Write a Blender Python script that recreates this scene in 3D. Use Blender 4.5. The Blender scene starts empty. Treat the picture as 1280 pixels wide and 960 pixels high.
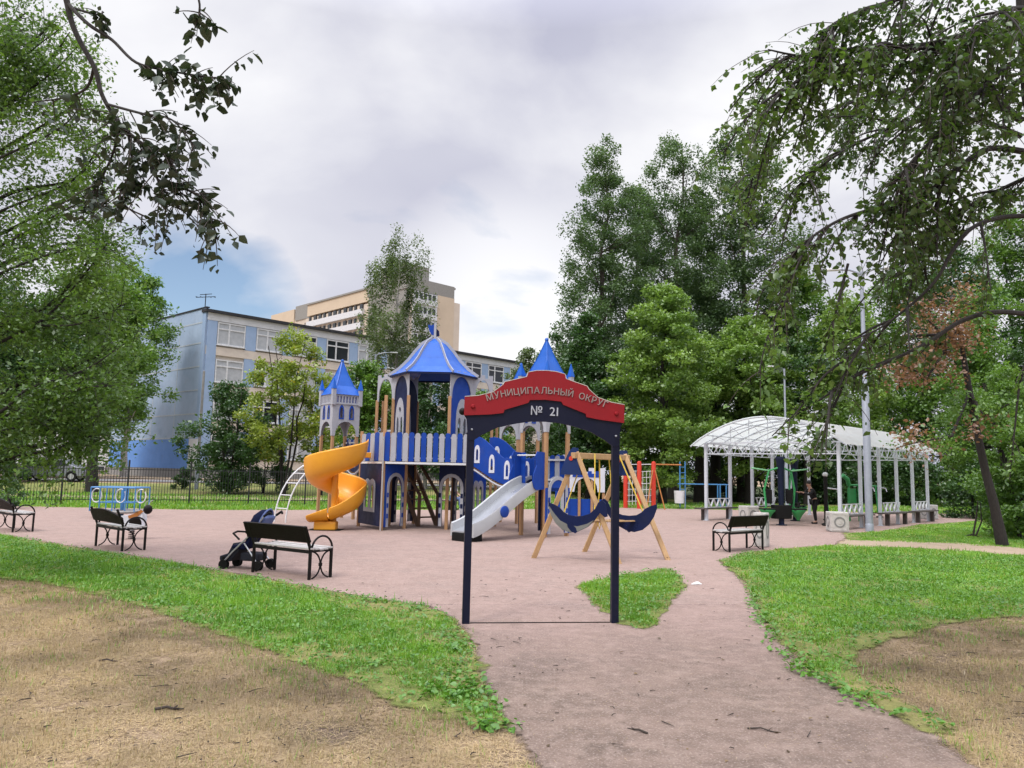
import bpy, math, random
import numpy as np
from mathutils import Vector, Matrix
from mathutils.geometry import tessellate_polygon
random.seed(7); rng = np.random.default_rng(11)
R = math.radians; PI = math.pi
S = bpy.context.scene; COL = S.collection

# ------------------------------------------------------------------ camera
CAMZ = 1.75; PITCH = math.atan(110/960.0); ROLL = R(1.2)
CR = Matrix.Rotation(PI/2 + PITCH, 4, 'X') @ Matrix.Rotation(ROLL, 4, 'Z')
cam = bpy.data.cameras.new('camera'); cam.sensor_width = 36; cam.lens = 27.0; cam.clip_end = 3000; cam.clip_start = 0.05
co = bpy.data.objects.new('camera', cam); COL.objects.link(co)
co.matrix_world = Matrix.Translation((0, 0, CAMZ)) @ CR
S.camera = co

def ray(px, py):
    return (CR.to_3x3() @ Vector(((px-640)/960.0, -(py-480)/960.0, -1.0)))
def G(px, py, z=0.0):                       # where a sight line meets the height z
    d = ray(px, py); k = (z-CAMZ)/d.z
    return Vector((d.x*k, d.y*k, z))
def P(px, py, Y):                           # the point on a sight line at forward distance Y
    d = ray(px, py); k = Y/d.y
    return Vector((d.x*k, Y, CAMZ+d.z*k))
def sm(a, b, x):
    t = min(1, max(0, (x-a)/(b-a))); return t*t*(3-2*t)
def H(x, y):
    return 0.63*sm(34, 60, y)*sm(8, -2, x)

# ------------------------------------------------------------------ materials
MATS = {}
def nn(nt, t, **kw):
    n = nt.nodes.new(t)
    for k, v in kw.items():
        if k in n.inputs.keys(): n.inputs[k].default_value = v
        else: setattr(n, k, v)
    return n
def newmat(name):
    m = bpy.data.materials.new(name); m.use_nodes = True
    nt = m.node_tree
    return m, nt, nt.nodes['Principled BSDF'], nt.nodes['Material Output']
def c4(c): return (c[0], c[1], c[2], 1)
def mixrgb(nt, fac, a, b, blend='MIX'):
    n = nt.nodes.new('ShaderNodeMix'); n.data_type = 'RGBA'; n.blend_type = blend
    for i, v in ((0, fac), (6, a), (7, b)):
        if hasattr(v, 'is_linked') or isinstance(v, bpy.types.NodeSocket): nt.links.new(v, n.inputs[i])
        elif i == 0: n.inputs[0].default_value = v
        else: n.inputs[i].default_value = c4(v)
    return n.outputs[2]
def noise(nt, scale, detail=4, rough=.6, vec=None, dist=0):
    n = nn(nt, 'ShaderNodeTexNoise'); n.inputs['Scale'].default_value = scale
    n.inputs['Detail'].default_value = detail; n.inputs['Roughness'].default_value = rough; n.inputs['Distortion'].default_value = dist
    if vec is not None: nt.links.new(vec, n.inputs['Vector'])
    return n.outputs['Fac']
def ramp(nt, fac, a, b):
    n = nn(nt, 'ShaderNodeMapRange'); n.inputs['From Min'].default_value = a; n.inputs['From Max'].default_value = b
    nt.links.new(fac, n.inputs['Value']); return n.outputs['Result']
def mat(name, c, rough=.5, c2=None, sc=6, metal=0, bump=0, bsc=60, dirt=.25, stretch=None, spec=.5, coat=0):
    m, nt, p, o = newmat(name)
    tc = nn(nt, 'ShaderNodeTexCoord'); v = tc.outputs['Object']
    if stretch:
        mp = nn(nt, 'ShaderNodeMapping'); mp.inputs['Scale'].default_value = stretch
        nt.links.new(v, mp.inputs['Vector']); v = mp.outputs['Vector']
    if c2 is None: c2 = tuple(x*.72 for x in c)
    n1 = ramp(nt, noise(nt, sc, 6, .65, v), .3, .72)
    col = mixrgb(nt, n1, c, c2)
    if dirt:
        g = ramp(nt, noise(nt, sc*.37+.8, 8, .7, tc.outputs['Object']), .52, .8)
        k = nn(nt, 'ShaderNodeMath', operation='MULTIPLY'); k.inputs[1].default_value = dirt; nt.links.new(g, k.inputs[0])
        col = mixrgb(nt, k.outputs[0], col, (.16, .14, .12))
    nt.links.new(col, p.inputs['Base Color'])
    r = nn(nt, 'ShaderNodeMapRange'); r.inputs['To Min'].default_value = max(.05, rough-.1); r.inputs['To Max'].default_value = min(1, rough+.15)
    nt.links.new(n1, r.inputs['Value']); nt.links.new(r.outputs['Result'], p.inputs['Roughness'])
    p.inputs['Metallic'].default_value = metal
    p.inputs['Specular IOR Level'].default_value = spec
    p.inputs['Coat Weight'].default_value = coat
    if bump:
        b = nn(nt, 'ShaderNodeBump'); b.inputs['Strength'].default_value = bump; b.inputs['Distance'].default_value = .01
        nt.links.new(noise(nt, bsc, 5, .6, v), b.inputs['Height']); nt.links.new(b.outputs['Normal'], p.inputs['Normal'])
    MATS[name] = m
    return m
def leafmat(name, dark, light, extra=None, trans=.38):
    m, nt, p, o = newmat(name); nt.nodes.remove(p)
    a = nn(nt, 'ShaderNodeAttribute', attribute_name='tint')
    col = mixrgb(nt, a.outputs['Fac'], dark, light)
    if extra:
        a2 = ramp(nt, a.outputs['Fac'], .9, .97); col = mixrgb(nt, a2, col, extra)
    d = nn(nt, 'ShaderNodeBsdfDiffuse'); t = nn(nt, 'ShaderNodeBsdfTranslucent'); g = nn(nt, 'ShaderNodeBsdfGlossy')
    g.inputs['Roughness'].default_value = .42; g.inputs['Color'].default_value = (.8, .85, .8, 1)
    nt.links.new(col, d.inputs['Color'])
    tcn = mixrgb(nt, 1, col, (1.25, 1.3, .7), 'MULTIPLY'); nt.links.new(tcn, t.inputs['Color'])
    x = nn(nt, 'ShaderNodeMixShader'); x.inputs[0].default_value = trans
    nt.links.new(d.outputs[0], x.inputs[1]); nt.links.new(t.outputs[0], x.inputs[2])
    y = nn(nt, 'ShaderNodeMixShader'); y.inputs[0].default_value = .06
    nt.links.new(x.outputs[0], y.inputs[1]); nt.links.new(g.outputs[0], y.inputs[2])
    nt.links.new(y.outputs[0], o.inputs['Surface'])
    MATS[name] = m; return m
M = MATS
mat('blue_panel', (.010, .060, .36), .48, (.008, .045, .27), 3, dirt=.16, spec=.22)
mat('roof_blue', (.014, .115, .52), .36, (.010, .09, .41), 2.5, dirt=.16, spec=.32)
mat('navy_panel', (.005, .012, .06), .45, (.004, .009, .042), 3, dirt=.05, spec=.2)
mat('belly_grey', (.17, .175, .16), .6, dirt=.2)
mat('gusset_blue', (.009, .028, .12), .4, (.007, .022, .09), 3, dirt=.05, spec=.3)
mat('navy_steel', (.004, .006, .022), .45, (.006, .008, .026), 8, dirt=.04, spec=.25)
mat('grey_panel', (.40, .41, .45), .45, (.33, .34, .38), 4, dirt=.22)
mat('white_panel', (.66, .68, .74), .45, (.56, .58, .66), 4, dirt=.18)
mat('wood_post', (.46, .27, .13), .6, (.33, .18, .085), 9, bump=.25, stretch=(6, 6, .7), dirt=.22)
mat('wood_worn', (.20, .12, .07), .7, (.12, .07, .045), 8, bump=.3, stretch=(5, 5, .8))
mat('wood_rail', (.52, .34, .17), .55, (.38, .22, .10), 7, bump=.25, stretch=(5, 5, 1.2))
mat('orange_plastic', (.78, .36, .03), .36, (.68, .29, .022), 1.2, dirt=.14, spec=.45)
mat('slide_grey', (.42, .43, .44), .35, (.36, .37, .38), 2, dirt=.2)
mat('slide_metal', (.60, .62, .65), .33, (.54, .56, .59), 1.5, metal=.8, dirt=.03)
mat('sign_red', (.28, .010, .016), .45, (.23, .008, .013), 2, dirt=.05, spec=.3)
mat('sign_edge', (.65, .6, .55), .5)
mat('letter_grey', (.33, .26, .245), .45, dirt=.05)
mat('letter_white', (.46, .48, .54), .45, dirt=.05)
mat('black_metal', (.006, .005, .005), .5, (.009, .008, .008), 12, dirt=.04, spec=.2)
mat('black_board', (.007, .005, .005), .6, (.010, .007, .006), 9, dirt=.04, stretch=(1, 6, 6), spec=.15)
mat('seat_slats', (.55, .53, .52), .35, (.40, .38, .37), 8, dirt=.3, stretch=(1, 9, 9))
mat('stroller_cloth', (.009, .013, .045), .95, (.007, .010, .032), 10, dirt=.03, spec=.1)
mat('stroller_dark', (.012, .014, .025), .85, dirt=.05)
mat('stroller_blue', (.10, .14, .32), .8, dirt=.05)
mat('alu', (.62, .63, .66), .35, metal=.7, dirt=.1)
mat('rubber', (.009, .009, .009), .7, dirt=.1, spec=.2)
mat('white_paint', (.70, .71, .72), .45, (.60, .61, .63), 5, dirt=.25)
mat('galvanised', (.36, .39, .45), .45, (.29, .32, .38), 7, metal=.25, dirt=.15)
mat('pav_steel', (.58, .61, .66), .45, (.50, .53, .58), 6, dirt=.18)
mat('bench_plank', (.085, .07, .062), .7, (.055, .045, .04), 9, stretch=(1, 7, 7))
mat('concrete_white', (.56, .54, .51), .8, (.43, .41, .39), 9, bump=.3, dirt=.4)
mat('concrete_grey', (.30, .29, .28), .85, (.22, .215, .21), 5, bump=.2, dirt=.4)
mat('green_paint', (.035, .30, .085), .4, (.03, .24, .07), 5, dirt=.12)
mat('pale_green_paint', (.20, .50, .24), .4, dirt=.15)
mat('red_paint', (.60, .045, .02), .42, (.5, .035, .018), 6, dirt=.12)
mat('sky_blue_paint', (.06, .22, .48), .42, (.05, .18, .4), 6, dirt=.12)
mat('dark_blue_paint', (.006, .012, .035), .5, dirt=.05, spec=.25)
mat('yellow_rope', (.62, .45, .05), .8, (.5, .34, .04), 30)
mat('orange_paint', (.46, .17, .035), .45, dirt=.1)
mat('fence_black', (.012, .015, .018), .5, dirt=.1)
mat('skin', (.52, .30, .21), .5, dirt=0)
mat('hair_black', (.010, .008, .007), .5, dirt=0)
mat('cloth_black', (.010, .009, .010), .85, dirt=0)
mat('cloth_white', (.70, .68, .68), .85, dirt=0)
mat('jeans', (.09, .15, .30), .85, dirt=0)
mat('paper', (.85, .85, .84), .7, dirt=0)
mat('twig', (.045, .033, .026), .8, dirt=0)
mat('bark_dark', (.026, .021, .018), .95, (.013, .011, .010), 14, bump=.8, bsc=25, stretch=(3, 3, .6), dirt=.1)
mat('bark_grey', (.12, .10, .088), .9, (.06, .05, .045), 12, bump=.8, bsc=25, stretch=(3, 3, .6))
mat('bark_birch', (.58, .56, .53), .8, (.07, .06, .055), 7, bump=.3, stretch=(1, 1, 3.5), dirt=.3)
mat('facade_blue', (.32, .43, .61), .75, (.27, .38, .55), 1.0, dirt=.2)
mat('facade_deep_blue', (.13, .29, .66), .75, (.12, .26, .6), 1.2, dirt=.15)
mat('facade_end', (.38, .48, .63), .8, (.29, .39, .53), .6, dirt=.25)
mat('facade_cream', (.68, .60, .51), .8, (.58, .51, .44), 1.4, dirt=.25)
mat('facade_white', (.66, .67, .68), .8, (.56, .57, .58), 1, dirt=.3)
mat('joint', (.50, .56, .62), .8)
mat('roof_dark', (.025, .026, .03), .8)
mat('window_frame', (.74, .75, .76), .4, dirt=.1)
mat('peach', (.58, .47, .35), .8, (.53, .43, .32), .3, dirt=.08)
mat('apart_cream', (.62, .53, .44), .8, (.54, .46, .38), .3, dirt=.12)
mat('apart_white', (.70, .71, .74), .7, dirt=.1)
mat('apart_grey', (.29, .28, .26), .8, dirt=.15)
mat('car_silver', (.30, .32, .36), .3, metal=.5, dirt=.1)
mat('emblem_grey', (.24, .24, .235), .8)
mat('curtain', (.46, .48, .50), .8, (.36, .38, .40), 3, dirt=0)
m, nt, p, o = newmat('window_glass'); M['window_glass'] = m
p.inputs['Base Color'].default_value = (.02, .024, .03, 1); p.inputs['Roughness'].default_value = .07
m, nt, p, o = newmat('roof_sheet'); M['roof_sheet'] = m          # milky polycarbonate
nt.nodes.remove(p)
d = nn(nt, 'ShaderNodeBsdfDiffuse'); d.inputs['Color'].default_value = (.66, .68, .67, 1)
t = nn(nt, 'ShaderNodeBsdfTranslucent'); t.inputs['Color'].default_value = (.70, .73, .71, 1)
tr = nn(nt, 'ShaderNodeBsdfTransparent'); tr.inputs['Color'].default_value = (.92, .95, .93, 1)
x = nn(nt, 'ShaderNodeMixShader'); x.inputs[0].default_value = .62
nt.links.new(d.outputs[0], x.inputs[1]); nt.links.new(t.outputs[0], x.inputs[2])
y = nn(nt, 'ShaderNodeMixShader'); nz = noise(nt, 2.2, 5, .7)
mr = nn(nt, 'ShaderNodeMapRange'); mr.inputs['To Min'].default_value = .05; mr.inputs['To Max'].default_value = .22
nt.links.new(nz, mr.inputs['Value']); nt.links.new(mr.outputs['Result'], y.inputs[0])
nt.links.new(x.outputs[0], y.inputs[1]); nt.links.new(tr.outputs[0], y.inputs[2]); nt.links.new(y.outputs[0], o.inputs['Surface'])

leafmat('leaf_mid', (.042, .110, .020), (.16, .29, .045))
leafmat('leaf_fresh', (.065, .145, .030), (.24, .37, .075))
leafmat('leaf_yellowish', (.09, .15, .022), (.32, .40, .06), (.45, .36, .04))
leafmat('leaf_deep', (.018, .055, .018), (.07, .15, .04))
leafmat('leaf_poplar', (.03, .075, .028), (.13, .21, .085))
leafmat('leaf_birch', (.045, .080, .028), (.15, .21, .075))
leafmat('leaf_near', (.024, .056, .014), (.105, .18, .034), trans=.5)
leafmat('leaf_willow', (.030, .078, .014), (.155, .27, .045), trans=.42)
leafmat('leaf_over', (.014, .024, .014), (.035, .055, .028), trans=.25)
leafmat('leaf_russet', (.12, .055, .035), (.34, .18, .115))
leafmat('grass_blade', (.060, .19, .012), (.25, .48, .035), (.46, .44, .12), trans=.3)
leafmat('straw', (.11, .078, .05), (.63, .48, .285), (.30, .26, .09), trans=.2)
leafmat('weed', (.05, .15, .016), (.17, .37, .045), trans=.3)
leafmat('dead_leaf', (.07, .045, .025), (.24, .16, .08), trans=.1)

# ------------------------------------------------------------------ object helpers
def top(o):
    while o.parent: o = o.parent
    return o
def tag(o, label=None, cat=None, group=None, kind=None):
    if label: o['label'] = label
    if cat: o['category'] = cat
    if group: o['group'] = group
    if kind: o['kind'] = kind
    return o
def thing(name, label, cat, loc=(0, 0, 0), group=None):
    o = bpy.data.objects.new(name, None); COL.objects.link(o); o.location = loc; o.empty_display_size = .2
    return tag(o, label, cat, group)
def copy_thing(src, loc, rz=0, label=None, scale=None):
    def rec(o, par):
        c = o.copy(); COL.objects.link(c)
        if par: c.parent = par
        for ch in list(o.children): rec(ch, c)
        return c
    r = rec(src, None); r.location = loc; r.rotation_euler = (0, 0, rz)
    if scale: r.scale = scale
    if label: r['label'] = label
    return r

class MB:
    def __init__(s): s.v = []; s.f = []
    def add(s, vs, fs):
        b = len(s.v); s.v += [Vector(q) for q in vs]; s.f += [tuple(b+i for i in q) for q in fs]; return s
    def box(s, c, d, rot=None):
        c = Vector(c); x, y, z = d[0]/2, d[1]/2, d[2]/2
        vs = [Vector((sx*x, sy*y, sz*z)) for sx in (-1, 1) for sy in (-1, 1) for sz in (-1, 1)]
        if rot is not None: vs = [rot @ q for q in vs]
        return s.add([c+q for q in vs], [(0, 1, 3, 2), (4, 6, 7, 5), (0, 4, 5, 1), (2, 3, 7, 6), (0, 2, 6, 4), (1, 5, 7, 3)])
    def beam(s, a, b, w, h=None, up=Vector((0, 0, 1))):       # box along a-b
        a = Vector(a); b = Vector(b); h = h or w; d = (b-a); L = d.length; d.normalize()
        if abs(d.dot(up)) > .98: up = Vector((0, 1, 0))
        x = d.cross(up).normalized(); z = x.cross(d)
        vs = []
        for q in (a, b):
            for i, j in ((-1, -1), (1, -1), (1, 1), (-1, 1)): vs.append(q+x*(i*w/2)+z*(j*h/2))
        return s.add(vs, [(0, 1, 2, 3), (7, 6, 5, 4), (0, 4, 5, 1), (1, 5, 6, 2), (2, 6, 7, 3), (3, 7, 4, 0)])
    def tube(s, pts, r, n=8, caps=True):
        pts = [Vector(q) for q in pts]; k = len(pts); rs = r if isinstance(r, (list, tuple)) else [r]*k
        b = len(s.v); prev = None
        for i, q in enumerate(pts):
            t = (pts[min(i+1, k-1)]-pts[max(i-1, 0)]).normalized()
            if prev is None:
                u = t.cross(Vector((0, 0, 1)) if abs(t.z) < .9 else Vector((1, 0, 0))).normalized()
            else: u = (prev - t*prev.dot(t)).normalized()
            prev = u; w = t.cross(u)
            for j in range(n):
                a = 2*PI*j/n; s.v.append(q+(u*math.cos(a)+w*math.sin(a))*rs[i])
        for i in range(k-1):
            for j in range(n):
                s.f.append((b+i*n+j, b+i*n+(j+1) % n, b+(i+1)*n+(j+1) % n, b+(i+1)*n+j))
        if caps:
            s.f.append(tuple(b+j for j in range(n-1, -1, -1))); s.f.append(tuple(b+(k-1)*n+j for j in range(n)))
        return s
    def lathe(s, prof, c=(0, 0, 0), n=16, rot=None):
        c = Vector(c); b = len(s.v)
        for (r, z) in prof:
            for j in range(n):
                q = Vector((r*math.cos(2*PI*j/n), r*math.sin(2*PI*j/n), z))
                s.v.append(c+(rot @ q if rot is not None else q))
        for i in range(len(prof)-1):
            for j in range(n): s.f.append((b+i*n+j, b+i*n+(j+1) % n, b+(i+1)*n+(j+1) % n, b+(i+1)*n+j))
        s.f.append(tuple(b+j for j in range(n-1, -1, -1))); s.f.append(tuple(b+(len(prof)-1)*n+j for j in range(n)))
        return s
    def ball(s, c, r, n=12, rot=None):
        rx, ry, rz = r if isinstance(r, tuple) else (r, r, r); c = Vector(c); b = len(s.v); m_ = n//2
        for i in range(m_+1):
            a = -PI/2+PI*i/m_; rr = max(.02, math.cos(a))
            for j in range(n):
                q = Vector((rx*rr*math.cos(2*PI*j/n), ry*rr*math.sin(2*PI*j/n), rz*math.sin(a)))
                s.v.append(c+(rot @ q if rot is not None else q))
        for i in range(m_):
            for j in range(n): s.f.append((b+i*n+j, b+i*n+(j+1) % n, b+(i+1)*n+(j+1) % n, b+(i+1)*n+j))
        s.f.append(tuple(b+j for j in range(n-1, -1, -1))); s.f.append(tuple(b+m_*n+j for j in range(n)))
        return s
    def plate(s, mtx, outlines, t):           # outlines in the (x, z) plane of mtx, thickness t along its y
        flat = [q for o in outlines for q in o]
        tris = tessellate_polygon([[Vector((q[0], q[1], 0)) for q in o] for o in outlines])
        b = len(s.v); n = len(flat)
        for y in (-t/2, t/2):
            for q in flat: s.v.append(mtx @ Vector((q[0], y, q[1])))
        for a in tris:
            s.f.append((b+a[0], b+a[1], b+a[2])); s.f.append((b+n+a[2], b+n+a[1], b+n+a[0]))
        k = 0
        for o in outlines:
            m_ = len(o)
            for i in range(m_):
                i0 = b+k+i; i1 = b+k+(i+1) % m_; s.f.append((i0, i1, i1+n, i0+n))
            k += m_
        return s
    def build(s, name, mt, parent=None, smooth=False, bevel=0, world=True):
        me = bpy.data.meshes.new(name); off = top(parent).location if (parent and world) else Vector((0, 0, 0))
        me.from_pydata([q-off for q in s.v], [], s.f); me.update()
        me.materials.append(M[mt] if isinstance(mt, str) else mt)
        o = bpy.data.objects.new(name, me); COL.objects.link(o)
        if parent: o.parent = parent
        import bmesh
        bm = bmesh.new(); bm.from_mesh(me); bmesh.ops.recalc_face_normals(bm, faces=bm.faces); bm.to_mesh(me); bm.free()
        if smooth:
            me.polygons.foreach_set('use_smooth', [True]*len(me.polygons))
            me.set_sharp_from_angle(angle=R(42))
        if bevel:
            bv = o.modifiers.new('bevel', 'BEVEL'); bv.width = bevel; bv.segments = 2; bv.limit_method = 'ANGLE'; bv.angle_limit = R(40)
        return o

def frame(a, b, z=0):       # matrix whose x runs from a to b on the ground, z up
    a = Vector((a[0], a[1], 0)); b = Vector((b[0], b[1], 0)); x = (b-a); L = x.length; x.normalize()
    y = Vector((0, 0, 1)).cross(x)
    m_ = Matrix(((x.x, y.x, 0, a.x), (x.y, y.y, 0, a.y), (0, 0, 1, z), (0, 0, 0, 1)))
    return m_, L
def shift(m_, y): return m_ @ Matrix.Translation((0, y, 0))
def gothic(cx, z0, zs, w, zt, n=7):     # pointed arch outline from bottom left, clockwise over the apex
    h = w/2; o = [(cx-h, z0)]
    for i in range(n+1):
        t = i/n; o.append((cx-h*(1-t**1.7), zs+(zt-zs)*math.sin(t*PI/2)**.9))
    for i in range(n-1, -1, -1):
        t = i/n; o.append((cx+h*(1-t**1.7), zs+(zt-zs)*math.sin(t*PI/2)**.9))
    o.append((cx+h, z0)); return o
def rarch(cx, z0, zs, w, n=10):
    h = w/2; o = [(cx-h, z0)]
    for i in range(n+1):
        a = PI-PI*i/n; o.append((cx+h*math.cos(a), zs+h*math.sin(a)))
    o.append((cx+h, z0)); return o
def rect(x0, z0, x1, z1): return [(x0, z0), (x0, z1), (x1, z1), (x1, z0)]
def crenel(x0, x1, z0, z1, n, d):       # top edge with merlons, list left to right
    o = []; w = (x1-x0)/(2*n-1)
    for i in range(n):
        a = x0+2*i*w; o += [(a, z1), (a+w, z1)]
        if i < n-1: o += [(a+w, z1-d), (a+2*w, z1-d)]
    return o

def npmesh(name, verts, faces, mt, parent=None, tint=None, smooth=False):
    """verts (N,3), faces (F,k) same-sized faces, all in world space"""
    me = bpy.data.meshes.new(name); N = len(verts); F, k = faces.shape
    if parent: verts = verts-np.array(top(parent).location)[None, :]
    me.vertices.add(N); me.vertices.foreach_set('co', verts.astype(np.float32).ravel())
    me.loops.add(F*k); me.loops.foreach_set('vertex_index', faces.astype(np.int32).ravel())
    me.polygons.add(F); me.polygons.foreach_set('loop_start', np.arange(0, F*k, k, dtype=np.int32))
    me.update(calc_edges=True)
    if tint is not None:
        at = me.attributes.new('tint', 'FLOAT', 'FACE'); at.data.foreach_set('value', np.clip(tint, 0, 1).astype(np.float32))
    me.materials.append(M[mt])
    o = bpy.data.objects.new(name, me); COL.objects.link(o)
    if parent: o.parent = parent
    return o
def unit(a): return a/np.maximum(1e-9, np.linalg.norm(a, axis=1))[:, None]
def leaf_arrays(c, size, up=.5, droop=0, fold=False, aspect=.62):
    n = len(c); nrm = rng.normal(size=(n, 3)); nrm[:, 2] = np.abs(nrm[:, 2])+up; nrm = unit(nrm)
    d = rng.normal(size=(n, 3)); d[:, 2] -= droop; d = unit(d-nrm*np.sum(d*nrm, 1)[:, None]); w = np.cross(nrm, d)
    s = (size*(.5+.95*rng.random(n)**1.3))[:, None]
    if fold:        # ovate leaf: two quads folded along the midrib
        h = nrm*s*.10
        pts = [c, c+d*s*.34+w*s*.36+h, c+d*s*.72+w*s*.22+h, c+d*s, c+d*s*.72-w*s*.22+h, c+d*s*.34-w*s*.36+h]
        v = np.stack(pts, 1).reshape(-1, 3); b = np.arange(n)[:, None]*6
        f = np.concatenate([b+np.array([[0, 1, 2, 3]]), b+np.array([[0, 3, 4, 5]])], 1).reshape(-1, 4)
        return v, f, 2
    pts = [c, c+d*s*.5+w*s*aspect*.5, c+d*s, c+d*s*.5-w*s*aspect*.5]
    v = np.stack(pts, 1).reshape(-1, 3); f = np.arange(n*4).reshape(-1, 4)
    return v, f, 1

def crown_points(base, h0, h1, rad, prof, nclump, nleaf, cr=.16, flat=.65, lean=(0, 0), seed=0, weep=0):
    """clump centres fill the envelope; leaves fill the clumps"""
    r_ = np.random.default_rng(seed); cl = []
    while len(cl) < nclump:
        t = r_.random(); rr = prof(t)
        if r_.random() > rr*1.05+.05: continue
        a = r_.random()*2*PI; q = rr*rad*(r_.random()**.55)*(.82+.36*math.sin(3*a+seed)*.5)
        z = h0+(h1-h0)*t
        cl.append((base[0]+q*math.cos(a)+lean[0]*t, base[1]+q*math.sin(a)+lean[1]*t, base[2]+z, .7+.6*r_.random()))
    cl = np.array(cl); idx = r_.integers(0, nclump, nleaf)
    d = unit(r_.normal(size=(nleaf, 3)))*(r_.random(nleaf)**.5)[:, None]
    R0 = rad*cr*cl[idx, 3][:, None]; p_ = cl[idx, :3]+d*R0*np.array([1, 1, flat])[None, :]
    if weep: p_[:, 2] -= (r_.random(nleaf)**1.5)*weep*(.4+.6*r_.random(nclump)[idx])
    ct = r_.random(nclump)
    tint = np.clip(.15+.55*ct[idx]+.30*r_.random(nleaf)+.12*d[:, 2], 0, .89)
    tint = np.where(r_.random(nleaf) > .965, .97, tint)
    return p_, tint, cl

PROF = {
 'round': lambda t: math.sin(PI*min(1, max(0, .08+.90*t)))**.6,
 'poplar': lambda t: (.70+.30*sm(0, .25, t))*(1-t**3.4)**.55,
 'birch': lambda t: (.55+.45*sm(0, .45, t))*(1-max(0, (t-.5)/.5)**2.6)**.55,
 'cone': lambda t: (1-t)**.75*(.45+.55*sm(0, .15, t)),
 'egg': lambda t: (math.sin(PI*min(1, .12+.86*t**.8)))**.75,
 'bush': lambda t: (1-t**2)**.5,
}
def tree(name, label, cat, base, height, rad, prof='round', h0=.25, leaf='leaf_mid', bark='bark_grey', nleaf=14000, size=.22, nclump=60,
         tr=.2, cr=.2, group=None, seed=None, lean=(0, 0), weep=0, up=.5, stems=1, flat=.65, limbs=16, fold=False):
    seed = seed if seed is not None else random.randrange(9999)
    if height > 4.5 and not fold:
        nclump = int(nclump*2.6); nleaf = int(nleaf*2.0); cr *= .88; flat = min(1, flat*1.2)
    base = Vector(base); root = thing(name, label, cat, base, group)
    p_, tint, cl = crown_points(base, height*h0, height, rad, PROF[prof], nclump, nleaf, cr, flat, lean, seed, weep)
    rr = random.Random(seed)
    tops = []
    for s_ in range(stems):
        a = rr.random()*6.28; sp = 0 if stems == 1 else rad*.45
        pts = []; rs = []
        for i in range(9):
            t = i/8; pts.append(base+Vector((lean[0]*t*.9+sp*t*math.cos(a)+(0 if i == 0 else rr.gauss(0, .012*height*.6)), lean[1]*t*.9+sp*t*math.sin(a)+(0 if i == 0 else rr.gauss(0, .012*height*.6)), height*.9*t-(.15 if i == 0 else 0))))
            rs.append(tr*(1.25 if i == 0 else 1)*(1-.9*t)/(stems**.5)+.012)
        MB().tube(pts, rs, 9).build('trunk', bark, root, smooth=True); tops.append(pts)
    b = MB(); order = list(range(nclump)); rr.shuffle(order)
    for k in order[:limbs]:
        c = Vector(cl[k, :3]); pts = tops[k % stems]; rz = c.z-base.z-.25*rad*rr.uniform(.3, 1.2)
        i = int(min(7, max(1, rz/(height*.9)*8))); a0 = pts[i]
        mid = a0.lerp(c, .5)+Vector((rr.gauss(0, .1), rr.gauss(0, .1), -.03*rad))
        r0 = max(.015, tr*(1-i/9)*.45/(stems**.5)); b.tube([a0, mid, c], [r0, r0*.6, r0*.2], 6, False)
    if limbs: b.build('branches', bark, root, smooth=True)
    v, f, k = leaf_arrays(p_, size, up, .3 if weep else 0, fold)
    npmesh('crown', v, f, leaf, root, np.repeat(tint, k))
    return root

# ------------------------------------------------------------------ numpy noise and polygons for ground cover
_tab = rng.random((256, 256))
def vnoise(x, y, s):
    x = x*s+1000; y = y*s+1000; xi = np.floor(x).astype(int); yi = np.floor(y).astype(int); fx = x-xi; fy = y-yi
    fx = fx*fx*(3-2*fx); fy = fy*fy*(3-2*fy); g = lambda a, b: _tab[a % 256, b % 256]
    return (g(xi, yi)*(1-fx)+g(xi+1, yi)*fx)*(1-fy)+(g(xi, yi+1)*(1-fx)+g(xi+1, yi+1)*fx)*fy
def inpoly(x, y, poly):
    c = np.zeros(len(x), bool); n = len(poly)
    for i in range(n):
        x0, y0 = poly[i][:2]; x1, y1 = poly[(i+1) % n][:2]
        if y0 == y1: continue
        k = ((y0 > y) != (y1 > y)) & (x < (x1-x0)*(y-y0)/(y1-y0)+x0); c ^= k
    return c
def world_poly(pix): return [tuple(G(a, b)[:2]) for a, b in pix]
def rough(poly, amp, step=.18, seed=1):
    out = []; r_ = random.Random(seed); n = len(poly)
    for i in range(n):
        a = Vector(poly[i]); b = Vector(poly[(i+1) % n]); L = (b-a).length; k = max(1, min(60, int(L/step)))
        nx = Vector((-(b-a).y, (b-a).x))/max(L, 1e-6)
        for j in range(k):
            out.append(tuple(a.lerp(b, j/k)+nx*r_.gauss(0, amp)*(0 if L > 15 else 1)))
    return out
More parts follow.
